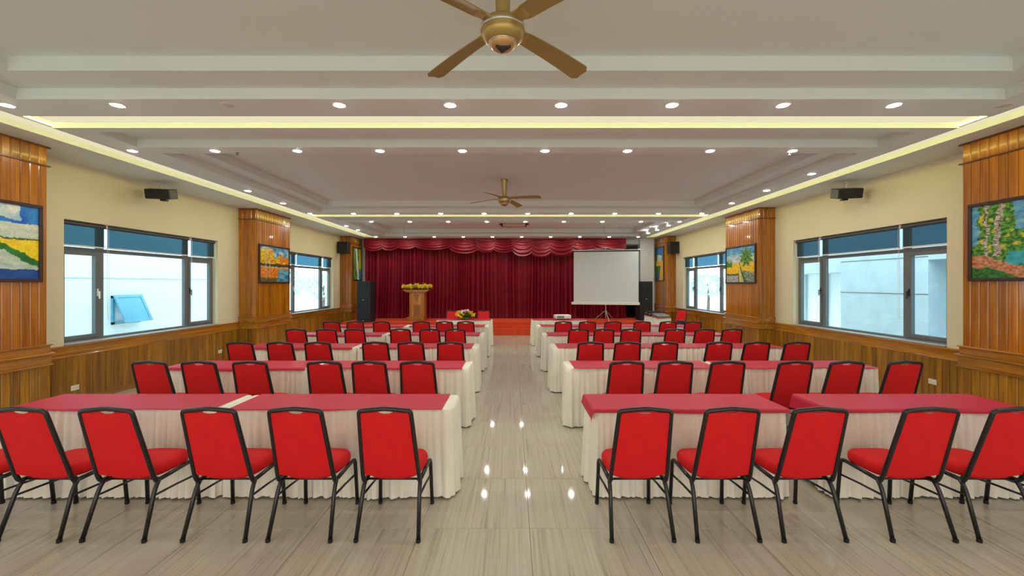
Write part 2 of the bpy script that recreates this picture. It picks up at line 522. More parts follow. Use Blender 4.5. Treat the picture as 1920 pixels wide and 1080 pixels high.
def column(X, XI, s, y0, y1, label):
    """wood clad pier from the wall plane X to the face XI"""
    c = empty('wood_clad_column', ((X + XI) / 2, (y0 + y1) / 2, 0))
    T(c, label, 'column', kind='structure')
    c.location = (0, 0, 0)
    t = 0.018
    MB().box(X, XI - s * t, y0 + t, y1 - t, 0, ZC - 0.002).build('core', M['dark_frame'], c)
    rz_in = -PI / 2 if s > 0 else PI / 2
    L = y1 - y0
    wid = abs(XI - X)
    for (z0, z1, mt) in ((0.10, 0.75, M['plank_low']), (1.0, 3.335, M['plank']), (3.355, ZC - 0.003, M['plank'])):
        planks(c, (XI - s * t, y0 + t), (0, 1), L - 2 * t, z0, z1, rz_in, mt)
        planks(c, (X, y0 + t), (s, 0), wid - t, z0, z1, PI, mt)
        planks(c, (X, y1 - t), (s, 0), wid - t, z0, z1, 0, mt)
    def wrap(name, z0, z1, p, bev=0.004, mt=None):
        MB().box(X, XI + s * p, y0 - p, y1 + p, z0, z1).build(name, mt or M['mould'], c, bevel=bev)
    wrap('base_board', 0, 0.10, 0.012)
    wrap('band', 0.745, 0.865, 0.02)
    wrap('band_cap', 0.865, 0.893, 0.045, 0.008)
    wrap('band_upper', 0.893, 0.985, 0.012)
    wrap('band_lip', 0.985, 1.006, 0.03, 0.006)
    wrap('band_foot', 0.725, 0.745, 0.032, 0.006)
    wrap('cornice_bead', 3.335, 3.355, 0.016, 0.004, M['bead'])
    wrap('crown_bead', 3.580, 3.599, 0.016, 0.004, M['bead'])
    return c
NM = ['farthest from the stage', 'midway down the hall', 'beside the stage']
for (y0, y1), nm in zip(COLS_L, NM):
    column(XL, CXL, 1, y0, y1, 'varnished plank clad column on the lectern side wall, ' + nm)
for (y0, y1), nm in zip(COLS_R, NM):
    column(XR, CXR, -1, y0, y1, 'varnished plank clad column on the screen side wall, ' + nm)

# ------------------------------------------------------------------ windows
def window(idx, X, s, y0, y1, label):
    """s = direction of outside (-1 on the left wall)"""
    w = empty('window_%d' % idx); T(w, label, 'window', kind='structure')
    d0, d1 = 0.115, 0.175
    def bx(ya, yb, za, zb, da=d0, db=d1):
        return (X + s * da, X + s * db, ya, yb, za, zb)
    f = 0.05
    ob = MB()
    ob.box(*bx(y0, y0 + f, WZ0, WZ1)); ob.box(*bx(y1 - f, y1, WZ0, WZ1))
    ob.box(*bx(y0 + f, y1 - f, WZ1 - f, WZ1)); ob.box(*bx(y0 + f, y1 - f, WZ0 + 0.012, WZ0 + f))
    ob.build('outer_frame', M['alu'], w, bevel=0.003)
    m1, m2 = y0 + 0.68, y1 - 0.76 if s < 0 else y1 - 0.78
    if s > 0: m1 = y0 + 0.76; m2 = y1 - 0.77
    for m in (m1, m2):
        MB().box(*bx(m - 0.045, m + 0.045, WZ0 + f, WZ1 - f)).build('mullion', M['alu'], w, bevel=0.003)
    bays = [(y0 + f, m1 - 0.045), (m1 + 0.045, m2 - 0.045), (m2 + 0.045, y1 - f)]
    tz0, tz1 = 2.30, 2.36
    for k, (a, b) in enumerate(bays):
        MB().box(*bx(a, b, tz0, tz1)).build('transom', M['alu'], w, bevel=0.003)
        za, zb = WZ0 + f, tz0
        if k != 1:
            r = 0.058
            sash = MB()
            e0, e1 = d0 - 0.014, d1 - 0.01
            sash.box(*bx(a + 0.002, a + r, za + 0.002, zb - 0.002, e0, e1)); sash.box(*bx(b - r, b - 0.002, za + 0.002, zb - 0.002, e0, e1))
            sash.box(*bx(a + r, b - r, za + 0.002, za + r, e0, e1)); sash.box(*bx(a + r, b - r, zb - r, zb - 0.002, e0, e1))
            so = sash.build('sash', M['alu'], w, bevel=0.003)
            MB().box(*bx(a + r, b - r, za + r, zb - r, 0.143, 0.147)).build('pane', M['glass'], so)
            hy = (b - r / 2) if k == 0 else (a + r / 2)
            h = MB().box(X + s * (e0 - 0.012), X + s * e0, hy - 0.012, hy + 0.012, 1.60, 1.72)
            h.box(X + s * (e0 - 0.035), X + s * (e0 - 0.012), hy - 0.009, hy + 0.009, 1.65, 1.67)
            h.box(X + s * (e0 - 0.045), X + s * (e0 - 0.028), hy - 0.009, hy + 0.009, 1.56, 1.68)
            h.build('handle', M['white_plastic'] if (k == 0 and s < 0) else M['black_plastic'], so, bevel=0.002)
        else:
            MB().box(*bx(a, b, za, zb, 0.143, 0.147)).build('pane', M['glass'], w)
        MB().box(*bx(a, b, tz1, WZ1 - f, 0.143, 0.147)).build('pane', M['glass'], w)
    MB().box(X - s * 0.03, X + s * 0.115, y0, y1, WZ0 - 0.006, WZ0 + 0.012).build('sill', M['sill'], w, bevel=0.003)
    return bays
def blinds(X, s, y0, y1, bays, where):
    sp = [(y0 + 0.012, bays[0][1] + 0.06), (bays[1][0] + 0.0, bays[1][1] + 0.02), (bays[2][0] - 0.01, y1 - 0.012)]
    sp[1] = (sp[0][1] + 0.012, bays[2][0] - 0.06); sp[2] = (sp[1][1] + 0.04, y1 - 0.015)
    nm = ['sash away from stage', 'wide middle pane', 'sash towards stage']
    for k, (a, b) in enumerate(sp):
        xc = X + s * 0.06
        t = empty('roller_blind'); T(t, 'sheer dark roller blind, %s, %s' % (nm[k], where), 'blind', 'roller blinds in the side windows')
        MB().tube([(xc, a + 0.012, 2.71), (xc, b - 0.012, 2.71)], 0.03, 14).build('tube', M['blind_tube'], t, smooth=True, angle=0.8)
        MB().box(xc - 0.0006, xc + 0.0006, a + 0.02, b - 0.02, 2.388, 2.70).build('fabric', M['blind'], t)
        MB().box(xc - 0.008, xc + 0.008, a + 0.016, b - 0.016, 2.366, 2.388).build('bottom_bar', M['white_plastic'], t, bevel=0.003)
        for yy in (a + 0.003, b - 0.009):
            MB().box(xc - 0.022, xc + 0.022, yy - 0.006, yy + 0.012, 2.69, 2.75).build('bracket', M['white_plastic'], t, bevel=0.004)
        if k > 0:
            yy = a + 0.004
            pts = [(xc - s * 0.03, yy - 0.01, 2.70), (xc - s * 0.032, yy - 0.012, 1.9), (xc - s * 0.032, yy - 0.012, 1.25),
                   (xc - s * 0.032, yy, 1.22), (xc - s * 0.032, yy + 0.014, 1.25), (xc - s * 0.032, yy + 0.014, 1.9), (xc - s * 0.03, yy + 0.012, 2.70)]
            MB().tube(pts, 0.0022, 5).build('chain', M['white_plastic'], t)
wi = 1
for (a, b), nm in zip(WIN_L, ['the entrance end', 'mid hall', 'the stage end']):
    by = window(wi, XL, -1, a, b, 'grey aluminium three bay window in the lectern side wall at ' + nm); wi += 1
    if a > 5: blinds(XL, -1, a, b, by, 'lectern side window, ' + nm)
for (a, b), nm in zip(WIN_R, ['the entrance end', 'mid hall', 'the stage end']):
    by = window(wi, XR, 1, a, b, 'grey aluminium three bay window in the screen side wall at ' + nm); wi += 1
    if a > 5: blinds(XR, 1, a, b, by, 'screen side window, ' + nm)

# unseen glazed front, added to bring daylight onto the ceiling and chair backs
gw = empty('window_7'); T(gw, 'wide tinted glazed front added for daylight at the entrance end of the hall', 'window', kind='structure')
gb = MB().box(-6.1, 5.75, YB - 0.13, YB - 0.07, 3.24, 3.3).box(-6.1, 5.75, YB - 0.13, YB - 0.07, 0, 0.06)
for k in range(8):
    xm = -6.1 + (11.85 - 0.06) * k / 7
    gb.box(xm, xm + 0.06, YB - 0.13, YB - 0.07, 0.06, 3.24)
gb.build('outer_frame', M['alu'], gw)
for k in range(7):
    xm = -6.1 + (11.85 - 0.06) * k / 7
    MB().box(xm + 0.06, xm + 11.79 / 7, YB - 0.102, YB - 0.098, 0.06, 3.24).build('pane', M['glass_warm'], gw)

# dark glazed door beside the curtain
d = empty('door_1'); T(d, 'dark glazed door in grey frame between curtain and pale pier', 'door', kind='structure')
db = MB(); yd = YF - 0.06
db.box(4.36, 4.42, yd, YF, 0.42, 3.42).box(5.10, 5.16, yd, YF, 0.42, 3.42).box(4.42, 5.10, yd, YF, 3.36, 3.42).box(4.42, 5.10, yd, YF, 2.92, 2.98)
db.build('door_frame', M['alu'], d, bevel=0.004)
MB().box(4.42, 5.10, yd + 0.02, yd + 0.04, 0.42, 2.92).build('door_leaf', M['dark_glass'], d)
MB().box(4.42, 5.10, yd + 0.02, yd + 0.04, 2.98, 3.36).build('fanlight', M['dark_glass'], d)
tr = MB().box(5.16, 5.66, YF - 0.2, YF, 0, ZC).box(5.66, 5.70, YF - 0.23, YF - 0.0, 0.42, ZC).build('trim_1', M['white_wall'])
T(tr, 'pale plastered pier between dark door and stage side column', 'pier', kind='structure')

# ------------------------------------------------------------------ stage
st = empty('stage'); T(st, 'low stage and step in orange red carpet below the curtain', 'stage', kind='structure')
MB().box(-6.08, 5.78, 15.17, 16.18, 0, 0.42).box(-6.08, 5.78, 16.18, YF, 0, 0.42).build('platform', M['carpet'], st)
MB().box(-6.08, 5.78, 14.86, 15.168, 0, 0.212).build('step', M['carpet'], st)
MB().box(-6.08, 5.78, 14.852, 14.875, 0.206, 0.218).build('step_nosing', M['carpet'], st)
MB().box(-6.08, 5.78, 15.15, 15.18, 0.413, 0.424).build('stage_nosing', M['carpet'], st)

# ================================================================== CHAIRS
def fillet(pts, r=0.03, n=4):
    """round the corners of a polyline"""
    P = [Vector(p) for p in pts]
    out = [P[0]]
    for i in range(1, len(P) - 1):
        a, b, c = P[i - 1], P[i], P[i + 1]
        u = (a - b); v = (c - b)
        ru = min(r, u.length * 0.45); rv = min(r, v.length * 0.45)
        p0 = b + u.normalized() * ru; p1 = b + v.normalized() * rv
        for k in range(n + 1):
            t = k / n
            out.append(p0 * (1 - t) ** 2 + b * 2 * t * (1 - t) + p1 * t * t)
    out.append(P[-1])
    return out

def make_chair():
    root = empty('banquet_chair')
    # seat pad
    mb = MB(); n = 40
    def ring(sc, z, k=3.6):
        out = []
        for i in range(n):
            a = 2 * PI * i / n
            c, s_ = math.cos(a), math.sin(a)
            x = math.copysign(abs(c) ** (2 / k), c); y = math.copysign(abs(s_) ** (2 / k), s_)
            hw = 0.196 + 0.012 * y
            out.append((x * hw * sc, 0.07 + y * 0.192 * sc, z))
        return out
    rings = [ring(0.93, 0.386), ring(0.985, 0.392), ring(1.01, 0.412), ring(1.02, 0.432), ring(1.0, 0.452), ring(0.95, 0.468), ring(0.82, 0.478), ring(0.55, 0.485), ring(0.2, 0.488)]
    for rg in rings: mb.v += rg
    for j in range(len(rings) - 1):
        for i in range(n):
            mb.f.append((j * n + i, j * n + (i + 1) % n, (j + 1) * n + (i + 1) % n, (j + 1) * n + i))
    mb.f.append(tuple(range(n))[::-1]); mb.f.append(tuple((len(rings) - 1) * n + i for i in range(n)))
    mb.build('seat', M['red_fabric'], root, smooth=True)
    # backrest panel with the hand slot scooped out of its top edge
    P0 = Vector((0, -0.128, 0.395)); P1 = Vector((0, -0.290, 0.935))
    ax = (P1 - P0); nn = Vector((0, -ax.z, ax.y)).normalized()   # towards the rear
    NU, NV = 31, 12
    def pt(i, j, side):
        u = -1 + 2 * i / (NU - 1)
        tb = 0.035 + 0.035 * (abs(u) ** 2.2)
        tt = 0.975 - 0.012 * u * u
        if abs(u) < 0.30: tt -= 0.034 * math.sqrt(max(0, 1 - (u / 0.30) ** 2))
        t = tb + (tt - tb) * j / (NV - 1)
        hw = 0.190 + (0.169 - 0.190) * t
        e = (1 - abs(u) ** 6) * (1 - abs(2 * j / (NV - 1) - 1) ** 6)
        th = (0.008 + 0.010 * e) * (1 if side > 0 else -1.3)
        p = P0 + ax * t + nn * th
        return (u * hw, p.y, p.z)
    mb = MB()
    a = mb.grid(NU, NV, lambda i, j: pt(i, j, 1)); b = mb.grid(NU, NV, lambda i, j: pt(i, j, -1))
    for i in range(NU - 1):
        for j in (0, NV - 1):
            mb.f.append((a + j * NU + i, a + j * NU + i + 1, b + j * NU + i + 1, b + j * NU + i))
    for j in range(NV - 1):
        for i in (0, NU - 1):
            mb.f.append((a + j * NU + i, a + (j + 1) * NU + i, b + (j + 1) * NU + i, b + j * NU + i))
    mb.build('backrest', M['red_fabric'], root, smooth=True, angle=1.0)
    # back frame: one bent tube
    half = [(-0.186, -0.088, 0.378), (-0.203, -0.118, 0.372), (-0.202, -0.142, 0.425), (-0.178, -0.289, 0.930)]
    pts = half + [(0, -0.296, 0.948)] + [(-x, y, z) for (x, y, z) in reversed(half)]
    MB().tube(fillet(pts, 0.024, 4), 0.0158, 8).build('back_frame', M['black_metal'], root, smooth=True)
    for s in (-1, 1):
        lg = MB().tube(fillet([(s * 0.218, -0.235, 0.012), (s * 0.203, -0.128, 0.325), (s * 0.200, -0.085, 0.374)], 0.05, 5), 0.0148, 8).build('leg', M['black_metal'], root, smooth=True)
        MB().lathe([(0.0160, 0), (0.0170, 0.006), (0.0160, 0.024)], 10, (s * 0.218, -0.235, 0)).build('foot_cap', M['rubber'], lg)
        lg = MB().tube(fillet([(s * 0.200, 0.215, 0.379), (s * 0.203, 0.262, 0.372), (s * 0.212, 0.288, 0.012)], 0.035, 5), 0.0148, 8).build('leg', M['black_metal'], root, smooth=True)
        MB().lathe([(0.0160, 0), (0.0170, 0.006), (0.0160, 0.024)], 10, (s * 0.212, 0.288, 0)).build('foot_cap', M['rubber'], lg)
        MB().tube([(s * 0.200, -0.09, 0.372), (s * 0.200, 0.08, 0.376), (s * 0.200, 0.22, 0.379)], 0.0148, 8).build('seat_rail', M['black_metal'], root, smooth=True)
        MB().tube([(s * 0.206, -0.145, 0.278), (s * 0.2045, 0.06, 0.268), (s * 0.2055, 0.272, 0.250)], 0.0085, 6).build('stretcher', M['black_metal'], root, smooth=True)
    MB().tube([(-0.2, -0.08, 0.372), (0.2, -0.08, 0.372)], 0.009, 6).build('cross_bar', M['black_metal'], root, smooth=True)
    MB().tube([(-0.2, 0.19, 0.374), (0.2, 0.19, 0.374)], 0.009, 6).build('cross_bar', M['black_metal'], root, smooth=True)
    return root
chair0 = make_chair()
chair_used = [False]
def place_chair(x, y, rz, label, group='red banquet chairs in rows'):
    if chair_used[0]:
        c = copy_tree(chair0)
    else:
        c = chair0; chair_used[0] = True
    c.location = (x, y, 0); c.rotation_euler = (0, 0, rz)
    T(c, label, 'chair', group)
    return c
# rows, by distance of the chair backs from the camera end; x positions either side of the aisle
ROWS = [
    (2.912, [-3.97, -3.37, -2.78, -2.08, -1.485, -0.872], [0.906, 1.504, 2.107, 2.87, 3.47, 4.09]),
    (4.66, [-3.98, -3.44, -2.88, -2.06, -1.57, -1.04], [1.25, 1.79, 2.36, 3.10, 3.66, 4.30]),
    (6.20, [-3.97, -3.39, -2.84, -2.00, -1.48, -0.91], [1.14, 1.68, 2.22, 3.01, 3.56, 4.15]),
    (8.00, [-4.07, -3.50, -2.97, -2.11, -1.56, -1.08], [1.24, 1.72, 2.23, 3.06, 3.61, 4.13]),
    (9.58, [-4.07, -3.54, -2.95, -2.05, -1.53, -1.05], [1.14, 1.69, 2.26, 2.92, 3.50, 4.06]),
]
rnd = random.Random(4)
for r, (yt, xl, xr) in enumerate(ROWS):
    row = ORD[5 - r]
    for k, x in enumerate(sorted(xl, reverse=True)):
        place_chair(x, yt + 0.295, R(rnd.uniform(-0.8, 0.8)), 'red fabric black-framed banquet chair, lectern side, %s row from the stage, %s from the aisle' % (row, ORD[k + 1]))
    for k, x in enumerate(sorted(xr)):
        place_chair(x, yt + 0.295, R(rnd.uniform(-0.8, 0.8)), 'red fabric black-framed banquet chair, screen side, %s row from the stage, %s from the aisle' % (row, ORD[k + 1]))
place_chair(-1.91, 13.35, PI, 'red chair behind the flower table, lectern end, facing the hall', 'red chairs behind the flower table')
place_chair(-0.92, 13.35, PI, 'red chair behind the flower table, aisle end, facing the hall', 'red chairs behind the flower table')
c = place_chair(5.33, 13.87, R(122), 'red chair turned sideways beside the sound equipment table', 'red chair by the sound desk')

# ================================================================== TABLES
skirt_cache = {}
def skirt_mesh(Wd, D, seed, flat=0, H=0.746):
    key = (Wd, D, seed, flat)
    if key in skirt_cache: return skirt_cache[key]
    rg = random.Random(seed)
    hx, hy, r = Wd / 2 - 0.052, D / 2 - 0.052, 0.03
    segs = [('l', (-hx + r, -hy), (hx - r, -hy), (0, -1)), ('c', (hx - r, -hy + r), -PI / 2), ('l', (hx, -hy + r), (hx, hy - r), (1, 0)), ('c', (hx - r, hy - r), 0),
            ('l', (hx - r, hy), (-hx + r, hy), (0, 1)), ('c', (-hx + r, hy - r), PI / 2), ('l', (-hx, hy - r), (-hx, -hy + r), (-1, 0)), ('c', (-hx + r, -hy + r), PI)]
    P = []; step = 0.0095
    for sgm in segs:
        if sgm[0] == 'l':
            a, b, nrm = sgm[1], sgm[2], sgm[3]
            Ln = math.hypot(b[0] - a[0], b[1] - a[1]); k = max(2, int(Ln / step))
            for i in range(k):
                t = i / k
                P.append((a[0] + (b[0] - a[0]) * t, a[1] + (b[1] - a[1]) * t, nrm[0], nrm[1]))
        else:
            c_, a0 = sgm[1], sgm[2]
            for i in range(6):
                an = a0 + PI / 2 * i / 6
                P.append((c_[0] + r * math.cos(an), c_[1] + r * math.sin(an), math.cos(an), math.sin(an)))
    if flat:                                    # the end that meets the neighbouring table hangs straight
        Q = []
        for (x, y, nx, ny) in P:
            k = max(0, min(1, (x * flat - (hx - 0.12)) / 0.12))
            Q.append((x + flat * 0.046 * k, y, nx, ny))
        P = Q
    n = len(P)
    # irregular pleats
    fold = [0.0] * n; amp = [0.0] * n
    i = 0
    while i < n:
        w = rg.randint(4, 9); A = rg.uniform(0.3, 1.0); sk = rg.uniform(0.45, 1.9)
        for k in range(w):
            if i + k < n:
                t = (k + 0.5) / w
                fold[i + k] = A * math.sin(PI * t ** sk) ** 0.65
        i += w
    low = [mnoise.noise(Vector((k * 0.035, seed * 7.7, 0))) for k in range(n)]
    lowz = [mnoise.noise(Vector((k * 0.12, seed * 3.1, 5))) for k in range(n)]
    NZ = 11
    def f(i, j):
        x, y, nx, ny = P[i]
        t = j / (NZ - 1)                       # 0 at the top
        a = 0.020 + 0.032 * t ** 0.6
        if flat and nx * flat > 0.3: a *= 0.06
        i2 = int(i + 5 * low[i] * t) % n
        off = a * fold[i2] * (1 + 0.3 * low[i]) + 0.014 * t * (0.55 + 0.7 * low[i])
        if flat and nx * flat > 0.3: off = min(off, 0.003)
        z = H - 0.006 - (H - 0.022) * t + (0.010 * lowz[i] * t ** 6)
        return (x + nx * off, y + ny * off, z)
    mb = MB()
    b = mb.grid(n, NZ, f, wrap=True)
    s0 = len(mb.v)
    mb.v += [(x - nx * 0.006, y - ny * 0.006, H) for (x, y, nx, ny) in P]
    for i in range(n):
        j = (i + 1) % n
        mb.f.append((s0 + i, s0 + j, b + j, b + i))
    mb.f.append(tuple(s0 + i for i in range(n)))
    skirt_cache[key] = mb.mesh('skirt', M['cream_cloth'], smooth=True, angle=1.2)
    return skirt_cache[key]

def cover_mesh(Wd, D, x0, x1, near, far, seed, left=0.0, right=0.0, wob=0.006):
    """red cloth lying on the table: x0..x1 on the top, plus drops over the edges"""
    hx, hy = Wd / 2 - 0.033, D / 2 - 0.033
    rg = random.Random(seed)
    mb = MB(); NX, NY = 61, 21
    ax0, ax1 = x0 - left, x1 + right
    ph = rg.uniform(0, 6)
    xsn = [ax0 + (ax1 - ax0) * i / (NX - 1) for i in range(NX)]
    if left > 0.02:
        xsn = [ax0, ax0 + left * .25, ax0 + left * .5, ax0 + left * .75, -hx - .003] + [-hx + .004 + (ax1 + hx - .004) * i / (NX - 6) for i in range(NX - 5)]
    tsn = [0, 0.33, 0.66, 1]
    def f(i, j):
        a = xsn[i]
        nr = near + wob * math.sin(a * 3.1 + ph) + wob * 0.6 * math.sin(a * 7.3 + ph)
        ya = -hy - max(0.002, nr); yb = hy + far
        ylist = [ya, ya + (-hy - ya) * .33, ya + (-hy - ya) * .66, -hy - 0.001]
        if j < 4: y = ylist[j]
        else: y = -hy + 0.004 + (yb + hy - 0.004) * (j - 4) / (NY - 5)
        ex = max(abs(a) - hx, 0); ey = max(abs(y) - hy, 0)
        px = max(-hx, min(hx, a)) + math.copysign(0.008 * min(1, ex / 0.01) + 0.22 * ex, a) * (1 if ex > 0 else 0)
        py = max(-hy, min(hy, y)) + math.copysign(0.008 * min(1, ey / 0.01) + 0.2 * ey, y) * (1 if ey > 0 else 0)
        z = 0.7500 - (ex + ey) * 0.97
        if ex == 0 and ey == 0: z += 0.0008 * math.sin(a * 5 + ph) * math.sin(y * 9)
        return (px, py, z)
    mb.grid(NX, NY, f)
    return mb.mesh('table_cover', M['crimson'], smooth=True, angle=1.2)

TABLE_D = 0.56
def table(x0, x1, yn, seed, label, cov_label, cover, D=TABLE_D, group='cream skirted tables in rows', rz=0, flat=0):
    Wd = round(x1 - x0, 2); cx = (x0 + x1) / 2; cy = yn - 0.02 + D / 2
    t = empty('skirted_table', (cx, cy, 0), rz)
    T(t, label, 'table', group)
    link('skirt', skirt_mesh(Wd, D, seed, flat), t)
    MB().box(-Wd / 2 + 0.08, Wd / 2 - 0.08, -D / 2 + 0.08, D / 2 - 0.08, 0.715, 0.740).build('tabletop', M['lectern'], t)
    for sx in (-1, 1):
        for sy in (-1, 1):
            px, py = sx * (Wd / 2 - 0.12), sy * (D / 2 - 0.10)
            MB().tube([(px, py, 0), (px, py, 0.715)], 0.014, 8).build('leg', M['black_metal'], t)
    if cover:
        c = link('table_cover', cover_mesh(Wd, D, seed=seed, **cover), None, (cx, cy, 0.0), (0, 0, rz))
        T(c, cov_label, 'tablecloth', 'red covers on the skirted tables')
    return t
NEAR = [3.56, 5.32, 7.02, 8.75, 10.5]
LX = [(-4.34, -2.45, -0.46), (-4.44, -2.53, -0.50), (-4.48, -2.58, -0.54), (-4.50, -2.62, -0.55), (-4.54, -2.62, -0.56)]
RXs = [((0.645, 2.36), (2.64, 4.38)), ((0.64, 2.60), (2.608, 4.64)), ((0.61, 2.60), (2.608, 4.54)), ((0.59, 2.58), (2.588, 4.49)), ((0.57, 2.56), (2.568, 4.46))]
for r in range(5):
    row = ORD[5 - r]
    a, m, b = LX[r]
    for k, (x0, x1) in enumerate(((a, m - 0.002), (m + 0.002, b))):
        hw = (x1 - x0) / 2
        nd = 0.006 if r == 0 else (0.034 if k == 0 else 0.016)
        end = 'wall end' if k == 0 else 'aisle end'
        table(x0, x1, NEAR[r], 11 + (r * 2 + k) % 4, 'cream skirted table, lectern side, %s row from the stage, %s' % (row, end),
              'crimson table cover, lectern side, %s row from the stage, %s' % (row, end),
              dict(x0=-hw + (0.07 if k == 0 else 0.06), x1=hw - (0.06 if k == 0 else 0.13), near=nd, far=0.0), flat=1 if k == 0 else -1)
    for k, (x0, x1) in enumerate(RXs[r]):
        hw = (x1 - x0) / 2
        end = 'aisle end' if k == 0 else 'wall end'
        if r == 0:
            cv = dict(x0=-hw + 0.040, x1=hw - 0.043, near=0.03, far=0.0, left=0.085 if k == 0 else 0.13, wob=0.004)
        else:
            cv = dict(x0=-hw + (0.13 if k == 0 else 0.042), x1=hw - (0.042 if k == 0 else 0.07), near=0.008 if r != 3 else 0.02, far=0.0)
        table(x0, x1, NEAR[r], 21 + (r * 2 + k) % 4, 'cream skirted table, screen side, %s row from the stage, %s' % (row, end),
              'crimson table cover, screen side, %s row from the stage, %s' % (row, end), cv, flat=0 if r == 0 else (1 if k == 0 else -1))
table(-2.24, -0.56, 12.35, 31, 'cream skirted head table with flowers in front of the stage', 'dark pink cover under the flowers on the head table',
      dict(x0=-0.80, x1=0.78, near=0.006, far=0.0), group='cream skirted tables before the stage')
table(0.53, 2.20, 12.35, 32, 'cream skirted table carrying the white projector before the stage', 'crimson cover under the white projector',
      dict(x0=-0.78, x1=0.78, near=0.006, far=0.0), group='cream skirted tables before the stage')
table(4.42, 4.95, 13.15, 33, 'narrow cream skirted table carrying sound equipment by the column', 'crimson cover under the sound equipment',
      dict(x0=-0.225, x1=0.225, near=0.02, far=0.0, left=0.02), D=1.35, group='cream skirted tables before the stage')

# ================================================================== DOWNLIGHTS
lens_me = MB().lathe([(0.052, 0.0), (0.050, -0.004), (0.034, -0.008), (0.001, -0.010)], 20).mesh('lens', M['lens'])
lens_off_me = MB().lathe([(0.052, 0.0), (0.050, -0.004), (0.034, -0.008), (0.001, -0.010)], 20).mesh('lens', M['lens_off'])
ring_mb = MB(); nr = 24
prof = [(0.052, 0.0), (0.053, -0.0035), (0.064, -0.0045), (0.069, -0.002), (0.069, 0.0)]
for (r_, z) in prof:
    for k in range(nr):
        ring_mb.v.append((r_ * math.cos(2 * PI * k / nr), r_ * math.sin(2 * PI * k / nr), z))
for i in range(len(prof) - 1):
    for k in range(nr):
        ring_mb.f.append((i * nr + k, i * nr + (k + 1) % nr, (i + 1) * nr + (k + 1) % nr, (i + 1) * nr + k))
ring_me = ring_mb.mesh('trim_ring', M['white_plastic'])
def downlight(x, y, on, label, group):
    o = link('recessed_downlight', ring_me, None, (x, y, ZC - 0.0005))
    link('lens', lens_me if on else lens_off_me, o, (0, 0, -0.0005))
    T(o, label, 'light', group)
S = 1.118
ORD += ['eighth', 'ninth', 'tenth']
def light_row(x0, n, y, where, off=()):
    for k in range(n):
        on = k not in off
        downlight(x0 + S * k, y, on, '%s round downlight %s, %s from the lectern side wall' % ('lit' if on else 'unlit', where, ORD[k + 1]), 'downlights ' + where)
def light_line(x, ys_, where):
    for k, y in enumerate(sorted(ys_, reverse=True)):
        downlight(x, y, True, 'lit round downlight along %s, %s from the stage' % (where, ORD[k + 1]), 'downlights along ' + where)
light_row(-5.10, 10, 4.30, 'before the first cove', (2, 9))
light_row(-5.15, 9, 5.78, 'just past the first cove')
light_line(-5.13, (8.27, 9.54), 'lectern side cove mid hall')
light_line(4.90, (6.99, 8.23, 9.54), 'screen side cove mid hall')
light_row(-5.20, 10, 10.95, 'before the second cove')
light_row(-4.10, 9, 12.38, 'just past the second cove')
light_line(-5.18, (13.3, 14.3), 'lectern side cove by the curtain')
light_line(4.83, (13.2, 14.25, 15.2), 'screen side cove by the curtain')
light_row(-5.24, 10, 16.36, 'above the curtain')
light_line(-5.10, (3.05, 1.80, 0.55), 'lectern side cove entrance end')
light_line(4.95, (3.05, 1.80, 0.55), 'screen side cove entrance end')
light_row(-5.10, 10, -1.28, 'at the entrance end')

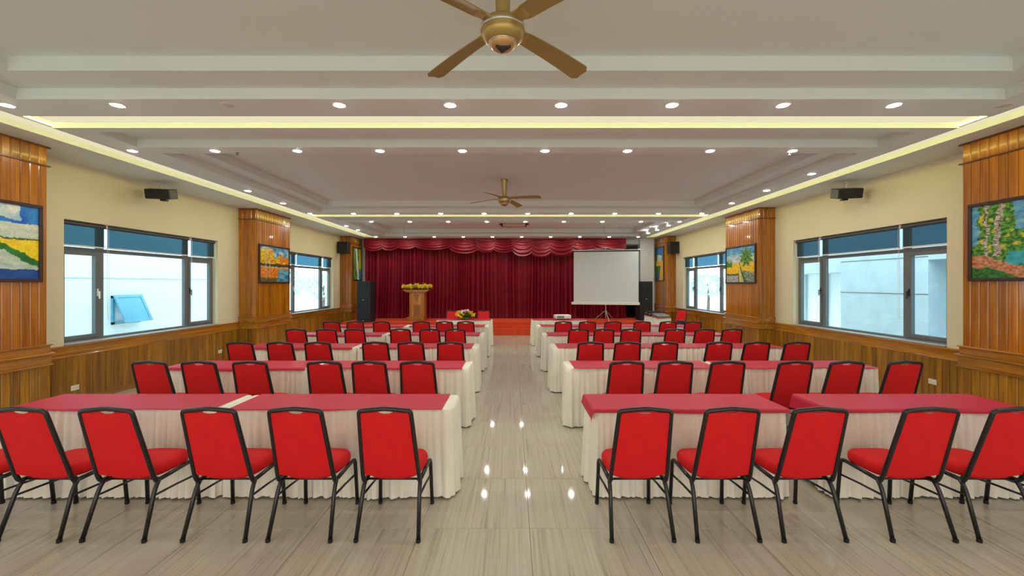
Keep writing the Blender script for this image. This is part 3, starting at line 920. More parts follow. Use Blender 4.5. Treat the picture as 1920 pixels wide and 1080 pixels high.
# ================================================================== FANS
def fan(x, y, zc, drop, ang, label, sticker):
    f = empty('ceiling_fan', (x, y, zc), 0); T(f, label, 'ceiling fan', 'bronze four blade ceiling fans')
    zb = -drop
    MB().lathe([(0.072, 0), (0.074, -0.02), (0.060, -0.05), (0.040, zb + 0.07), (0.040, zb + 0.05)], 28).build('pole_cover', M['gold'], f, smooth=True, angle=0.8)
    MB().lathe([(0.046, zb + 0.062), (0.075, zb + 0.055), (0.115, zb + 0.035), (0.132, zb + 0.008), (0.134, zb - 0.012), (0.127, zb - 0.03), (0.128, zb - 0.036), (0.118, zb - 0.06), (0.096, zb - 0.082), (0.080, zb - 0.090)], 36).build('motor_housing', M['gold'], f, smooth=True, angle=0.9)
    MB().lathe([(0.134, zb + 0.001), (0.1365, zb - 0.004), (0.1365, zb - 0.014), (0.133, zb - 0.018)], 36).build('housing_ring', M['chrome'], f, smooth=True)
    cap = MB().lathe([(0.082, zb - 0.084), (0.080, zb - 0.094), (0.070, zb - 0.112), (0.050, zb - 0.124), (0.02, zb - 0.129), (0.002, zb - 0.130)], 32).build('bottom_cap', M['copper'], f, smooth=True)
    MB().lathe([(0.083, zb - 0.083), (0.086, zb - 0.088), (0.083, zb - 0.094)], 32).build('cap_rim', M['chrome'], cap, smooth=True)
    # dark emblem, a rounded triangle lying on the cap
    em = MB(); pts = []
    for (px, py) in ((-0.034, -0.026), (0.040, -0.020), (-0.006, 0.034)):
        for k in range(6):
            a = 2 * PI * k / 6
            pts.append((px + 0.008 * math.cos(a), py + 0.008 * math.sin(a)))
    # convex hull
    pts = sorted(pts)
    def half(ps):
        h = []
        for p in ps:
            while len(h) > 1 and (h[-1][0] - h[-2][0]) * (p[1] - h[-2][1]) - (h[-1][1] - h[-2][1]) * (p[0] - h[-2][0]) <= 0: h.pop()
            h.append(p)
        return h[:-1]
    hull = half(pts) + half(pts[::-1])
    hull = [(px, py - 0.012) for (px, py) in hull]
    em.prism(hull, 'z', zb - 0.132, zb - 0.118).build('emblem', M['black_plastic'], cap, bevel=0.002)
    for k in range(4):
        a = R(ang + 90 * k)
        rot = Matrix.Rotation(a, 4, 'Z')
        # blade, pitched, rounded tip, along +X then turned
        NX, NY = 20, 5
        def bp(i, j, up):
            t = i / (NX - 1); u = -1 + 2 * j / (NY - 1)
            xx = 0.155 + 0.605 * t
            hw = 0.048 + 0.022 * t
            if t > 0.94: hw *= math.sqrt(max(0.05, 1 - ((t - 0.94) / 0.075) ** 2))
            if t < 0.06: hw *= 0.75 + 0.25 * t / 0.06
            yy = hw * u
            zz = zb + 0.014 + yy * math.tan(R(-12)) - 0.03 * t * t + (0.0035 if up else -0.0035) - 0.004 * u * u
            return (xx, yy, zz)
        bl = MB()
        A = bl.grid(NX, NY, lambda i, j: bp(i, j, True)); B = bl.grid(NX, NY, lambda i, j: bp(i, j, False))
        for i in range(NX - 1):
            for j in (0, NY - 1): bl.f.append((A + j * NX + i, A + j * NX + i + 1, B + j * NX + i + 1, B + j * NX + i))
        for j in range(NY - 1):
            for i in (0, NX - 1): bl.f.append((A + j * NX + i, A + (j + 1) * NX + i, B + (j + 1) * NX + i, B + j * NX + i))
        bl.xf(rot)
        bo = bl.build('blade', M['blade'], f, smooth=True, angle=0.7)
        ir = MB().box(0.105, 0.20, -0.042, 0.042, -0.010, 0.008)
        ir.xf(Matrix.Translation((0, 0, zb + 0.016)) @ Matrix.Rotation(R(-12), 4, 'X'))
        ir.xf(rot).build('blade_bracket', M['gold'], bo, bevel=0.008)
    if sticker:
        s = MB()
        def sp(i, j):
            a = R(-128 + 7 * i); z = zb + 0.145 + 0.05 * j
            r_ = 0.0425 + 0.02 * (z - zb - 0.07) / (drop - 0.12)
            return (r_ * math.cos(a), r_ * math.sin(a), z)
        s.grid(7, 3, sp)
        s.build('sticker', M['green_print'], f, fix=False)
    return f
fan(-0.058, 2.55, Z2, 0.515, 43, 'large bronze ceiling fan with green sticker on its pole', True)
fan(-0.16, 8.36, Z2, 0.385, 65, 'bronze ceiling fan in the mid hall tray, nearer the stage', False)

# ================================================================== CURTAIN
def curtain():
    c = empty('stage_curtain', (-0.7, 17.0, 0.42)); T(c, 'dark red pleated velvet stage curtain on the back of the stage', 'curtain')
    c.location = (0, 0, 0)
    X0, X1 = -5.89, 4.50
    cuts = [X0, -3.50, -0.9, 1.75, X1]
    for q in range(4):
        a, b = cuts[q], cuts[q + 1]
        NX = int((b - a) / 0.011); NZ = 26
        rg = random.Random(50 + q)
        fold = [0] * NX; i = 0
        while i < NX:
            w = rg.randint(7, 19); A = rg.uniform(0.25, 1.0)
            for k in range(w):
                if i + k < NX: fold[i + k] = A * math.sin(PI * (k + 0.5) / w)
            i += w
        def f(i, j):
            t = j / (NZ - 1)                        # 0 top, 1 bottom
            x = a + (b - a) * i / (NX - 1)
            sway = 0.05 * mnoise.noise(Vector((x * 1.2, t * 1.5, q))) * t
            am = 0.075 + 0.035 * t
            lo = mnoise.noise(Vector((x * 0.9, 3.3, t * 0.6)))
            y = 17.08 - am * fold[i] * (1 + 0.4 * lo) - 0.03 * lo
            if t > 0.88:
                k = (t - 0.88) / 0.12
                y -= 0.10 * k * k * (0.4 + 0.9 * abs(mnoise.noise(Vector((x * 2.3, 9, 0)))))
            z = 3.55 - (3.55 - 0.43) * t
            return (x + sway, y, z)
        mb = MB(); mb.grid(NX, NZ, f)
        mb.build('curtain_panel', M['velvet'], c, smooth=True, fix=False)
    # swags of the valance
    widths = []
    rg = random.Random(7)
    x = X0 + 0.02
    ed = [-5.89, -5.15, -4.55, -3.85, -2.45, -1.35, -0.75, 0.05, 0.75, 1.50, 2.35, 3.2, 4.50]
    drops = [0.50, 0.48, 0.44, 0.46, 0.60, 0.55, 0.56, 0.70, 0.76, 0.72, 0.62, 0.58, 0.52]
    for k in range(len(ed) - 1):
        a, b = ed[k] - 0.10, ed[k + 1] + 0.10
        a = max(a, X0); b = min(b, X1)
        dp = drops[k]
        NX, NV = 41, 40
        ph = rg.uniform(0, 6); nf = rg.uniform(3.6, 5.2)
        yb = 16.90 - 0.02 * (k % 2)
        def f(i, j):
            u = -1 + 2 * i / (NX - 1); v = j / (NV - 1)
            e = max(0.0, 1 - abs(u) ** 2.6)
            x = a + (b - a) * (u + 1) / 2
            z = 3.585 - (0.64 * dp) * v - (0.36 * dp) * v * e - 0.05 * math.sin(PI * v) * (e - 0.5)
            wv = math.sin(v * nf * 2 * PI + ph + 1.2 * u * u + 0.8 * mnoise.noise(Vector((u * 1.5, v * 3, k * 4.1))))
            gth = 0.02 * math.sin(u * 26 + k) * (1 - v) ** 2
            y = yb - 0.10 * math.sin(PI * min(1, v * 0.62)) * e ** 0.6 - (0.030 + 0.012 * math.sin(k * 2.3)) * wv * e ** 0.5 - gth * 0.4
            return (x, y, z)
        mb = MB(); mb.grid(NX, NV, f)
        mb.build('valance_swag', M['valance'], c, smooth=True, fix=False)
    # curtain rail at the ceiling
    MB().box(X0, X1, 16.96, 17.16, 3.55, 3.597).build('curtain_rail', M['velvet'], c)
curtain()

# ================================================================== PAINTINGS
def nz(x, y, s, k=0): return mnoise.noise(Vector((x * s, y * s, k)))
def mixc(a, b, t):
    t = max(0, min(1, t)); return tuple(a[i] * (1 - t) + b[i] * t for i in range(3))
def c3(r, g, b): return lin(r, g, b)[:3]
def p_field(u, v):
    n = nz(u, v, 9); n2 = nz(u * 1.0, v * 3.0, 5, 3)
    hz = 0.535 + 0.015 * nz(u, 0, 8) - 0.02 * (u - 0.7)
    if v > hz:
        col = mixc(c3(10, 84, 190), c3(40, 130, 205), 0.5 + n)
        cl = v < 0.76 + 0.03 * nz(u, 1, 10)
        if cl: col = mixc(c3(176, 196, 176), c3(206, 212, 196), 0.5 + n2)
        elif u < 0.84 and v > 0.84 - 0.2 * (0.84 - u) + 0.05 * n: col = mixc(c3(150, 190, 200), c3(222, 226, 214), 0.5 + n)
        if v < hz + 0.022: col = c3(40, 96, 70)
        return col
    bank = 0.50 - 0.80 * max(0, u - 0.68) + 0.02 * nz(u, 2, 20)
    if u < 0.68: bank = 0.5 - 0.5 * (0.68 - u)
    if v > bank: return mixc(c3(226, 190, 8), c3(240, 214, 20), 0.5 + n)
    if v > bank - 0.10 + 0.04 * n: return mixc(c3(18, 92, 30), c3(40, 130, 40), 0.5 + n)
    if v < 0.13 + 0.02 * n: return mixc(c3(8, 62, 140), c3(16, 84, 160), 0.5 + n2)
    return mixc(c3(150, 180, 176), c3(206, 214, 196), 0.5 + n2)
def p_autumn(u, v):
    n = nz(u, v, 22); n2 = nz(u, v, 9, 4); n3 = nz(u * 0.4, v * 3, 12, 7)
    for tx in (0.17, 0.22, 0.33):
        if v > 0.08 and abs(u - tx) < 0.008 + 0.004 * n: return mixc(c3(206, 206, 190), c3(150, 140, 120), 0.5 + n)
    if v > 0.44:
        top = 0.80 + 0.16 * nz(u, 0, 5, 2) + (0.14 if u < 0.45 else -0.06)
        if v > top: return mixc(c3(20, 120, 176), c3(170, 206, 214), 0.4 + n2 * 1.4)
        if v < 0.52 + 0.05 * n: return mixc(c3(40, 44, 40), c3(90, 80, 50), 0.5 + n * 1.5)
        base = mixc(c3(186, 150, 10), c3(238, 206, 30), 0.5 + n * 1.4)
        return mixc(base, mixc(c3(196, 90, 24), c3(226, 150, 40), 0.5 + n), (u - 0.35) * 2 + n2 * 2)
    if u > 0.60 + 0.3 * (v - 0.2) + 0.06 * n and v < 0.37: return mixc(c3(16, 104, 156), c3(120, 190, 206), 0.45 + n3 * 1.4)
    if v > 0.39: return mixc(c3(206, 190, 140), c3(150, 140, 100), 0.5 + n)
    if v < 0.12: return mixc(c3(120, 100, 30), c3(90, 90, 40), 0.5 + n)
    return mixc(mixc(c3(214, 84, 14), c3(238, 150, 30), 0.5 + n * 1.5), c3(170, 130, 40), n2 * 2)
def p_falls(u, v):
    n = nz(u, v, 12); n2 = nz(u, v, 5, 4)
    if abs(u - 0.45 - 0.25 * (0.6 - v)) < 0.10 + 0.05 * n: return mixc(c3(200, 214, 206), c3(236, 240, 236), 0.5 + n)
    if v < 0.28 and u > 0.5: return mixc(c3(20, 110, 180), c3(60, 150, 200), 0.5 + n)
    if u > 0.66 and v > 0.35: return mixc(c3(190, 190, 20), c3(226, 214, 40), 0.5 + n)
    return mixc(c3(20, 96, 30), c3(120, 170, 60), 0.5 + n2 * 1.6)
def p_birch(u, v):
    n = nz(u, v, 34); n2 = nz(u, v, 17, 4); n3 = nz(u, v * 3, 30, 9)
    for (tx, sl, w) in ((0.125, 0.02, 0.016), (0.225, 0.05, 0.024)):
        if v > 0.28 and abs(u - tx - sl * (v - 0.6)) < w: return mixc(c3(60, 50, 40), c3(206, 196, 186), 0.55 + n3 * 1.6)
    hill = 0.30 - 0.55 * max(0, u - 0.14) + 0.02 * n
    if v < hill and v > hill - 0.16: return mixc(c3(170, 84, 40), c3(196, 150, 110), 0.5 + n * 1.4)
    if v < hill: return mixc(c3(14, 70, 20), c3(50, 130, 40), 0.5 + n * 1.3)
    if u > 0.30 and 0.17 < v < 0.34: return mixc(c3(20, 140, 160), c3(60, 180, 190), 0.5 + n2)
    if v > 0.45 and (u < 0.05 + 0.02 * n or (u > 0.36 and v > 0.62) or u > 0.7): return mixc(c3(40, 130, 190), c3(120, 180, 206), 0.5 + n2)
    if n2 > 0.27 and v > 0.33: return mixc(c3(150, 160, 40), c3(216, 190, 60), 0.5 + n)
    return mixc(c3(18, 84, 16), c3(96, 160, 44), 0.5 + n * 1.6)
def p_path(u, v):
    n = nz(u, v, 22); n2 = nz(u, v * 2, 8, 4)
    du, dv = u - 0.72, v - 0.70
    an = math.atan2(dv, du)
    if v > 0.44 and math.hypot(du, dv * 0.8) < 0.19 + 0.05 * math.sin(9 * an) + 0.10 * n: return mixc(c3(14, 76, 16), c3(100, 156, 44), 0.5 + n * 1.6)
    if u < 0.22 and 0.44 < v < 0.60 + 0.06 * n: return mixc(c3(20, 90, 30), c3(70, 146, 56), 0.5 + n)
    hz = 0.47 + 0.10 * math.sin(min(1, u * 1.6) * 2.2)
    if v > hz:
        return mixc(c3(40, 124, 186), c3(110, 176, 206), 0.5 + n2) if v > 0.80 + 0.08 * n2 else mixc(c3(206, 210, 206), c3(130, 180, 196), 0.5 + n2 * 1.5)
    px = 0.50 + 0.30 * max(0.0, 0.5 - v) ** 1.6 - 0.10 * (v > 0.3) * (v - 0.3)
    w = 0.025 + 0.16 * max(0, 0.46 - v)
    if abs(u - px) < w * 0.45: return mixc(c3(200, 206, 170), c3(150, 170, 130), 0.5 + n)
    if px - w * 1.1 < u < px: return mixc(c3(220, 190, 20), c3(236, 206, 40), 0.5 + n)
    if abs(u - px) < w * 1.2: return mixc(c3(24, 64, 20), c3(60, 110, 40), 0.5 + n)
    if v < 0.20 and u < 0.45: return mixc(c3(120, 130, 134), c3(190, 192, 186), 0.5 + n)
    if v < 0.25 and u < 0.47: return mixc(c3(40, 64, 40), c3(80, 96, 70), 0.5 + n)
    if u > 0.6 and v < 0.34 - 0.25 * (u - 0.6): return mixc(c3(70, 100, 70), c3(150, 164, 140), 0.5 + n * 1.3)
    return mixc(c3(216, 160, 10), c3(242, 208, 30), 0.5 + n)
def p_lane(u, v):
    n = nz(u, v, 12); n2 = nz(u, v, 6, 4)
    if v > 0.82 - 0.1 * u: return mixc(c3(20, 84, 160), c3(40, 120, 190), 0.5 + n2)
    if v > 0.58: return mixc(c3(170, 190, 180), c3(220, 222, 206), 0.5 + n) if abs(u - 0.5) < 0.3 else mixc(c3(30, 90, 40), c3(90, 140, 50), 0.5 + n)
    if u > 0.62 - 0.4 * (0.4 - v) or v > 0.44: return mixc(c3(220, 150, 10), c3(240, 190, 30), 0.5 + n)
    if v < 0.18: return mixc(c3(20, 70, 110), c3(50, 100, 130), 0.5 + n)
    return mixc(c3(16, 96, 30), c3(60, 130, 40), 0.5 + n * 1.3)

def paint_mat():
    m, nt, b, N, L = new_mat('oil_paint_canvas')
    b.inputs['Roughness'].default_value = 0.35
    a = N.new('ShaderNodeVertexColor'); a.layer_name = 'paint'
    L.new(a.outputs['Color'], b.inputs['Base Color'])
    n = N.new('ShaderNodeTexNoise'); n.inputs['Scale'].default_value = 60
    tc = N.new('ShaderNodeTexCoord'); L.new(tc.outputs['Object'], n.inputs['Vector'])
    bp = N.new('ShaderNodeBump'); bp.inputs['Strength'].default_value = 0.2; bp.inputs['Distance'].default_value = 0.002
    L.new(n.outputs['Fac'], bp.inputs['Height']); L.new(bp.outputs['Normal'], b.inputs['Normal'])
    return m
M['paint'] = paint_mat()
def painting(face, s, ya, yb, za, zb, fn, label):
    """s=+1: hung on the lectern side columns, facing +X"""
    w, h = yb - ya, zb - za
    p = empty('framed_painting', (face, (ya + yb) / 2, (za + zb) / 2), R(90) if s > 0 else R(-90))
    T(p, label, 'painting', 'framed landscape paintings on the columns')
    # local: x to the viewer's right, -y towards the room, z up
    fw = 0.042; D = 0.035
    fb = MB()
    fb.box(-w / 2, w / 2, -D, -0.002, h / 2 - fw, h / 2); fb.box(-w / 2, w / 2, -D, -0.002, -h / 2, -h / 2 + fw)
    fb.box(-w / 2, -w / 2 + fw, -D, -0.002, -h / 2 + fw, h / 2 - fw); fb.box(w / 2 - fw, w / 2, -D, -0.002, -h / 2 + fw, h / 2 - fw)
    fb.build('frame', M['dark_frame'], p, bevel=0.004)
    cw, ch = w - 2 * fw, h - 2 * fw
    NX, NY = 150, 104
    mb = MB(); mb.grid(NX, NY, lambda i, j: (-cw / 2 + cw * i / (NX - 1), -0.018, -ch / 2 + ch * j / (NY - 1)))
    me = mb.mesh('canvas', M['paint'], fix=False)
    ca = me.color_attributes.new('paint', 'FLOAT_COLOR', 'POINT')
    flat = []
    for j in range(NY):
        for i in range(NX):
            uu, vv = i / (NX - 1), j / (NY - 1)
            wu, wv_ = nz(uu, vv, 7, 31) * 0.030 + nz(uu, vv, 26, 33) * 0.014, nz(uu, vv, 7, 37) * 0.030 + nz(uu, vv, 26, 39) * 0.016
            c_ = fn(uu + wu, vv + wv_); g_ = 1 + 0.25 * nz(uu * 1.0, vv * 1.6, 42, 41)
            c_ = tuple(q * g_ for q in c_)
            flat += [max(0, min(1, q)) for q in c_] + [1.0]
    ca.data.foreach_set('color', flat)
    link('canvas', me, p)
    return p
painting(CXL, 1, 4.16, 5.535, 1.82, 2.81, p_field, 'painting of a yellow field and river under blue sky')
painting(CXL, 1, 10.27, 11.67, 1.81, 2.77, p_autumn, 'painting of golden autumn trees beside blue water')
painting(CXL, 1, 16.32, 17.28, 1.92, 3.22, p_falls, 'upright painting of a white waterfall among green trees')
painting(CXR, -1, 4.05, 5.42, 1.83, 2.80, p_birch, 'painting of birch trunks beside a teal pond')
painting(CXR, -1, 10.16, 11.58, 1.80, 2.77, p_path, 'painting of a palm tree and path through yellow fields')
painting(CXR, -1, 16.34, 17.28, 1.90, 3.26, p_lane, 'upright painting of a blue sky above a yellow lane')

# ================================================================== SPEAKERS
def tower(x, y, side):
    for k in range(2):
        z = 0.424 + 0.735 * k
        s = empty('loudspeaker_cabinet', (x, y, z), R(4 * (-1 if x < 0 else 1)))
        T(s, 'large black loudspeaker cabinet, %s of the stage stack on the %s' % (('bottom', 'top')[k], side), 'speaker', 'stacked stage loudspeakers')
        MB().box(-0.25, 0.25, -0.24, 0.26, 0.0, 0.73).build('cabinet', M['speaker_box'], s, bevel=0.012)
        g = MB().box(-0.225, 0.225, -0.252, -0.238, 0.03, 0.70).build('grille', M['grille'], s, bevel=0.006)
        MB().box(-0.03, 0.03, -0.256, -0.250, 0.05, 0.075).build('badge', M['silver'], g)
        for sx in (-1, 1):
            MB().box(sx * 0.252, sx * 0.236, -0.05, 0.08, 0.33, 0.40).build('handle', M['black_plastic'], s, bevel=0.004)
tower(-5.30, 15.45, 'lectern side')
tower(5.02, 16.3, 'screen side')
def hung_speaker(x, y, rz, side):
    s = empty('satellite_speaker', (x, y, 3.39), rz)
    T(s, 'small black speaker hung under the soffit over the %s mid hall window' % side, 'speaker', 'small speakers hung over the windows')
    Mx = Matrix.Rotation(R(14), 4, 'X')
    b = MB().prism([(-0.19, -0.12), (0.19, -0.12), (0.215, 0.10), (-0.215, 0.10)], 'z', -0.085, 0.085).xf(Mx)
    b.build('cabinet', M['black_plastic'], s, bevel=0.01)
    MB().box(-0.185, 0.185, -0.128, -0.118, -0.078, 0.078).xf(Mx).build('grille', M['grille'], s, bevel=0.004)
    MB().box(-0.05, 0.05, 0.06, 0.14, -0.11, -0.075).build('bracket', M['black_metal'], s, bevel=0.004)
    MB().tube([(0, 0.02, 0.07), (0, 0.02, 0.205)], 0.008, 8).build('hanger_rod', M['silver'], s)
    MB().lathe([(0.028, 0.197), (0.028, 0.2085)], 16, (0, 0.02, 0)).build('ceiling_plate', M['white_plastic'], s)
hung_speaker(-6.22, 7.55, R(12), 'lectern side')
hung_speaker(5.88, 7.5, R(-12), 'screen side')
def wall_speaker(x, y, side):
    s = empty('wall_speaker', (x, y, 2.94)); T(s, 'square black wall speaker on the stage side column, %s' % side, 'speaker', 'wall speakers by the stage')
    MB().box(-0.19, 0.19, -0.13, 0.10, 0, 0.43).build('cabinet', M['speaker_box'], s, bevel=0.01)
    MB().box(-0.175, 0.175, -0.142, -0.128, 0.015, 0.415).build('grille', M['grille'], s, bevel=0.006)
    MB().box(-0.04, 0.04, 0.10, 0.199, 0.15, 0.28).build('bracket', M['black_metal'], s)
wall_speaker(-6.32, 15.98, 'lectern side')
wall_speaker(6.02, 15.98, 'screen side')

# ================================================================== PROJECTION SCREEN
ps = empty('projection_screen', (3.44, 15.75, 0.424), R(-11)); T(ps, 'white tripod projection screen standing on the stage', 'projection screen')
HW = 1.17
MB().box(-HW, HW, -0.004, 0.0, 0.70, 2.60).build('screen_fabric', M['screen'], ps)
MB().box(-HW, HW, 0.001, 0.004, 0.70, 2.60).build('fabric_backing', M['screen_back'], ps)
MB().box(-HW, HW, -0.008, 0.008, 2.56, 2.60).build('top_border', M['screen_back'], ps)
MB().tube([(-HW - 0.06, 0, 2.615), (HW + 0.06, 0, 2.615)], 0.022, 10).build('top_bar', M['silver'], ps, smooth=True, angle=0.8)
MB().box(-HW - 0.08, HW + 0.04, -0.05, 0.05, 0.60, 0.70).build('roller_case', M['white_plastic'], ps, bevel=0.015)
MB().tube([(0, 0.075, 0.10), (0, 0.075, 2.70)], 0.017, 10).build('pole', M['silver'], ps, smooth=True, angle=0.8)
MB().tube([(-0.9, 0.02, 2.615), (0, 0.06, 2.70), (0.9, 0.02, 2.615)], 0.008, 6).build('spreader', M['silver'], ps)
for k in range(3):
    a = R(-90 + 120 * k + 15)
    MB().tube([(0, 0.075, 0.40), (0.45 * math.cos(a), 0.075 + 0.45 * math.sin(a), 0.012)], 0.012, 8).build('leg', M['silver'], ps)

# ================================================================== LECTERN
lc = empty('lectern', (-3.62, 16.25, 0.424)); T(lc, 'wooden lectern on the stage under a bank of yellow flowers', 'lectern')
MB().box(-0.36, 0.30, -0.30, 0.28, 0.0, 0.12).build('base', M['lectern'], lc, bevel=0.01)
MB().prism([(-0.26, -0.20), (0.30, -0.20), (0.30, 0.20), (-0.26, 0.20)], 'z', 0.12, 1.05).build('body', M['lectern'], lc, bevel=0.008)
MB().box(-0.22, -0.18, -0.212, -0.198, 0.14, 1.03).build('front_batten', M['mould'], lc, bevel=0.003)
MB().box(0.21, 0.25, -0.212, -0.198, 0.14, 1.03).build('front_batten', M['mould'], lc, bevel=0.003)
MB().box(-0.10, 0.14, -0.206, -0.198, 0.16, 0.58).build('front_panel', M['mould'], lc, bevel=0.003)
MB().prism([(-0.09, 0.98), (0.13, 0.98), (0.02, 0.66)], 'y', -0.207, -0.198).build('emblem', M['mould'], lc, bevel=0.003)
MB().prism([(-0.34, 1.05), (0.36, 1.05), (0.52, 1.15), (-0.50, 1.15)], 'y', -0.30, 0.30).build('top', M['lectern'], lc, bevel=0.006)
mic = empty('gooseneck_microphone', (-3.62, 16.43, 1.574)); T(mic, 'thin gooseneck microphone rising from the lectern flowers', 'microphone')
MB().tube(fillet([(0.08, 0.0, 0), (0.09, -0.02, 0.14), (0.17, -0.06, 0.25)], 0.08, 5), 0.006, 6).build('stem', M['black_metal'], mic)
MB().tube([(0.17, -0.06, 0.25), (0.21, -0.08, 0.29)], [0.009, 0.012], 8).build('head', M['silver'], mic)

# ================================================================== FLOWERS
def bloom_mesh(mat, n=6, r=0.055):
    mb = MB()
    for lay, (rr, up, off) in enumerate(((1.0, 0.35, 0), (0.62, 0.75, 0.5))):
        for k in range(n):
            a = 2 * PI * (k + off) / n
            d = Vector((math.cos(a), math.sin(a), 0)); t = Vector((-math.sin(a), math.cos(a), 0))
            b = len(mb.v)
            L_ = r * rr
            z = Vector((0, 0, 1))
            for p in (d * 0.004, d * L_ * 0.55 + t * L_ * 0.32 + z * L_ * up * 0.5, d * L_ + z * L_ * up * 0.75, d * L_ * 0.55 - t * L_ * 0.32 + z * L_ * up * 0.5, d * L_ * 0.5 + z * L_ * up * 0.30):
                mb.v.append(tuple(p))
            mb.f += [(b, b + 4, b + 1), (b + 1, b + 4, b + 2), (b + 2, b + 4, b + 3), (b + 3, b + 4, b)]
    mb.lathe([(0.004, 0.0), (0.011, 0.012), (0.006, 0.024)], 6)
    return mb.mesh('bloom', mat, fix=False)
blooms = [bloom_mesh(M['petal_y'], 7, 0.075), bloom_mesh(M['petal_w'], 7, 0.05), bloom_mesh(M['petal_o'], 6, 0.05)]
def leaf_cluster(cx, n, spread, hgt, rg):
    mb = MB()
    for _ in range(n):
        a = rg.uniform(0, 2 * PI); el = rg.uniform(0.05, 1.2); Ln = rg.uniform(0.7, 1.0)
        d = Vector((math.cos(a) * math.cos(el) * spread[0], math.sin(a) * math.cos(el) * spread[1], math.sin(el) * hgt)) * Ln
        o = Vector((0, 0, 0.01))
        sd = d.cross(Vector((0, 0, 1))).normalized() * 0.018
        m_ = o + d * 0.6 + Vector((0, 0, 0.015))
        b = len(mb.v)
        mb.v += [tuple(o), tuple(m_ + sd), tuple(o + d), tuple(m_ - sd), tuple(m_ + Vector((0, 0, -0.008)))]
        mb.f += [(b, b + 4, b + 1), (b + 1, b + 4, b + 2), (b + 2, b + 4, b + 3), (b + 3, b + 4, b)]
    return mb
rg = random.Random(12)
fa = empty('flower_arrangement', (-1.40, 12.60, 0.752)); T(fa, 'yellow lilies and white roses arranged on the head table', 'flowers')
leaf_cluster(0, 70, (0.34, 0.20), 0.26, rg).build('foliage', M['leaf'], fa, fix=False)
MB().lathe([(0.10, 0.0), (0.13, 0.03), (0.12, 0.05)], 20).build('bowl', M['leaf'], fa)
for k in range(46):
    a = rg.uniform(0, 2 * PI); el = rg.uniform(0.1, 1.45)
    rr = rg.uniform(0.8, 1.05)
    d = Vector((math.cos(a) * math.cos(el) * 0.30 * rr, math.sin(a) * math.cos(el) * 0.18 * rr, 0.03 + math.sin(el) * 0.24 * rr))
    kind = 1 if d.z > 0.20 else (2 if rg.random() < 0.12 else 0)
    o = link('bloom', blooms[kind], fa, d, (rg.uniform(-0.5, 0.9), rg.uniform(-0.6, 0.6) + d.x * 2, rg.uniform(0, 6)))
fb_ = empty('flower_garland', (-3.61, 16.25, 1.580)); T(fb_, 'long bank of yellow flowers along the lectern top', 'flowers')
mbx = MB()
for q in range(9):
    sub = leaf_cluster(0, 10, (0.10, 0.14), 0.10, rg)
    sub.xf(Matrix.Translation((-0.48 + 0.12 * q, -0.12, 0)))
    b0 = len(mbx.v); mbx.v += sub.v; mbx.f += [tuple(i + b0 for i in f) for f in sub.f]
mbx.build('foliage', M['leaf'], fb_, fix=False)
for k in range(95):
    x = rg.uniform(-0.54, 0.54); e = 1 - 0.35 * abs(x) / 0.54
    hump = 0.7 + 0.4 * math.cos(x * 11) ** 2
    o = link('bloom', blooms[0 if rg.random() < 0.85 else 1], fb_, (x, rg.uniform(-0.26, 0.05), 0.065 + rg.uniform(0.0, 0.14) * e * hump), (rg.uniform(0.5, 1.3), rg.uniform(-0.4, 0.4), rg.uniform(0, 6)))

# ================================================================== PROJECTOR, SOUND DESK
pj = empty('video_projector', (1.47, 12.60, 0.752), R(6)); T(pj, 'white video projector on the skirted table before the stage', 'projector')
MB().box(-0.23, 0.23, -0.17, 0.17, 0.022, 0.135).build('body', M['white_plastic'], pj, bevel=0.02)
MB().lathe([(0.05, 0.0), (0.05, 0.03), (0.04, 0.03), (0.036, 0.012)], 20).xf(Matrix.Translation((0.10, 0.165, 0.08)) @ Matrix.Rotation(R(-90), 4, 'X')).build('lens', M['black_plastic'], pj)
MB().box(-0.19, 0.02, -0.174, -0.168, 0.045, 0.11).build('vent', M['grey_panel'], pj)
for sx in (-1, 1):
    MB().lathe([(0.014, 0), (0.014, 0.03)], 10, (sx * 0.17, -0.12, 0)).build('foot', M['black_plastic'], pj)
mx = empty('audio_mixer', (4.69, 13.48, 0.752)); T(mx, 'grey audio mixing console on the sound table', 'mixer')
MB().prism([(-0.26, 0.0), (0.26, 0.0), (0.26, 0.10), (-0.26, 0.045)], 'x', -0.20, 0.20).build('case', M['grey_panel'], mx, bevel=0.006)
for i in range(6):
    MB().box(-0.16 + 0.06 * i, -0.145 + 0.06 * i, -0.20, -0.16, 0.05, 0.075).build('fader', M['white_plastic'], mx)
for k, (yy, hh, lab) in enumerate(((13.93, 0.10, 'black amplifier on the sound table behind the mixer'), (14.28, 0.13, 'black amplifier on the sound table nearest the stage'))):
    am = empty('amplifier', (4.69, yy, 0.752)); T(am, lab, 'amplifier', 'amplifiers on the sound table')
    MB().box(-0.21, 0.21, -0.14, 0.14, 0.012, hh).build('case', M['black_plastic'], am, bevel=0.006)
    for i in range(4):
        MB().tube([(-0.14 + 0.09 * i, -0.139, hh * 0.5), (-0.14 + 0.09 * i, -0.158, hh * 0.5)], 0.016, 10).build('knob', M['silver'], am)
        MB().tube([(-0.211, -0.1 + 0.06 * i, hh * 0.5), (-0.226, -0.1 + 0.06 * i, hh * 0.5)], 0.014, 10).build('knob', M['silver'], am)
    for sx in (-1, 1):
        MB().box(sx * 0.17 - 0.02, sx * 0.17 + 0.02, -0.12, 0.12, 0, 0.014).build('foot', M['rubber'], am)
cr = empty('dark_box', (5.18, 13.06, 0)); T(cr, 'dark box on the floor between sound table and sideways chair', 'speaker')  # dark upright box standing between sound table and chair
MB().box(-0.09, 0.07, -0.16, 0.16, 0.0, 0.68).build('cabinet', M['speaker_box'], cr, bevel=0.01)
MB().box(-0.075, 0.055, -0.17, -0.158, 0.04, 0.64).build('grille', M['grille'], cr)

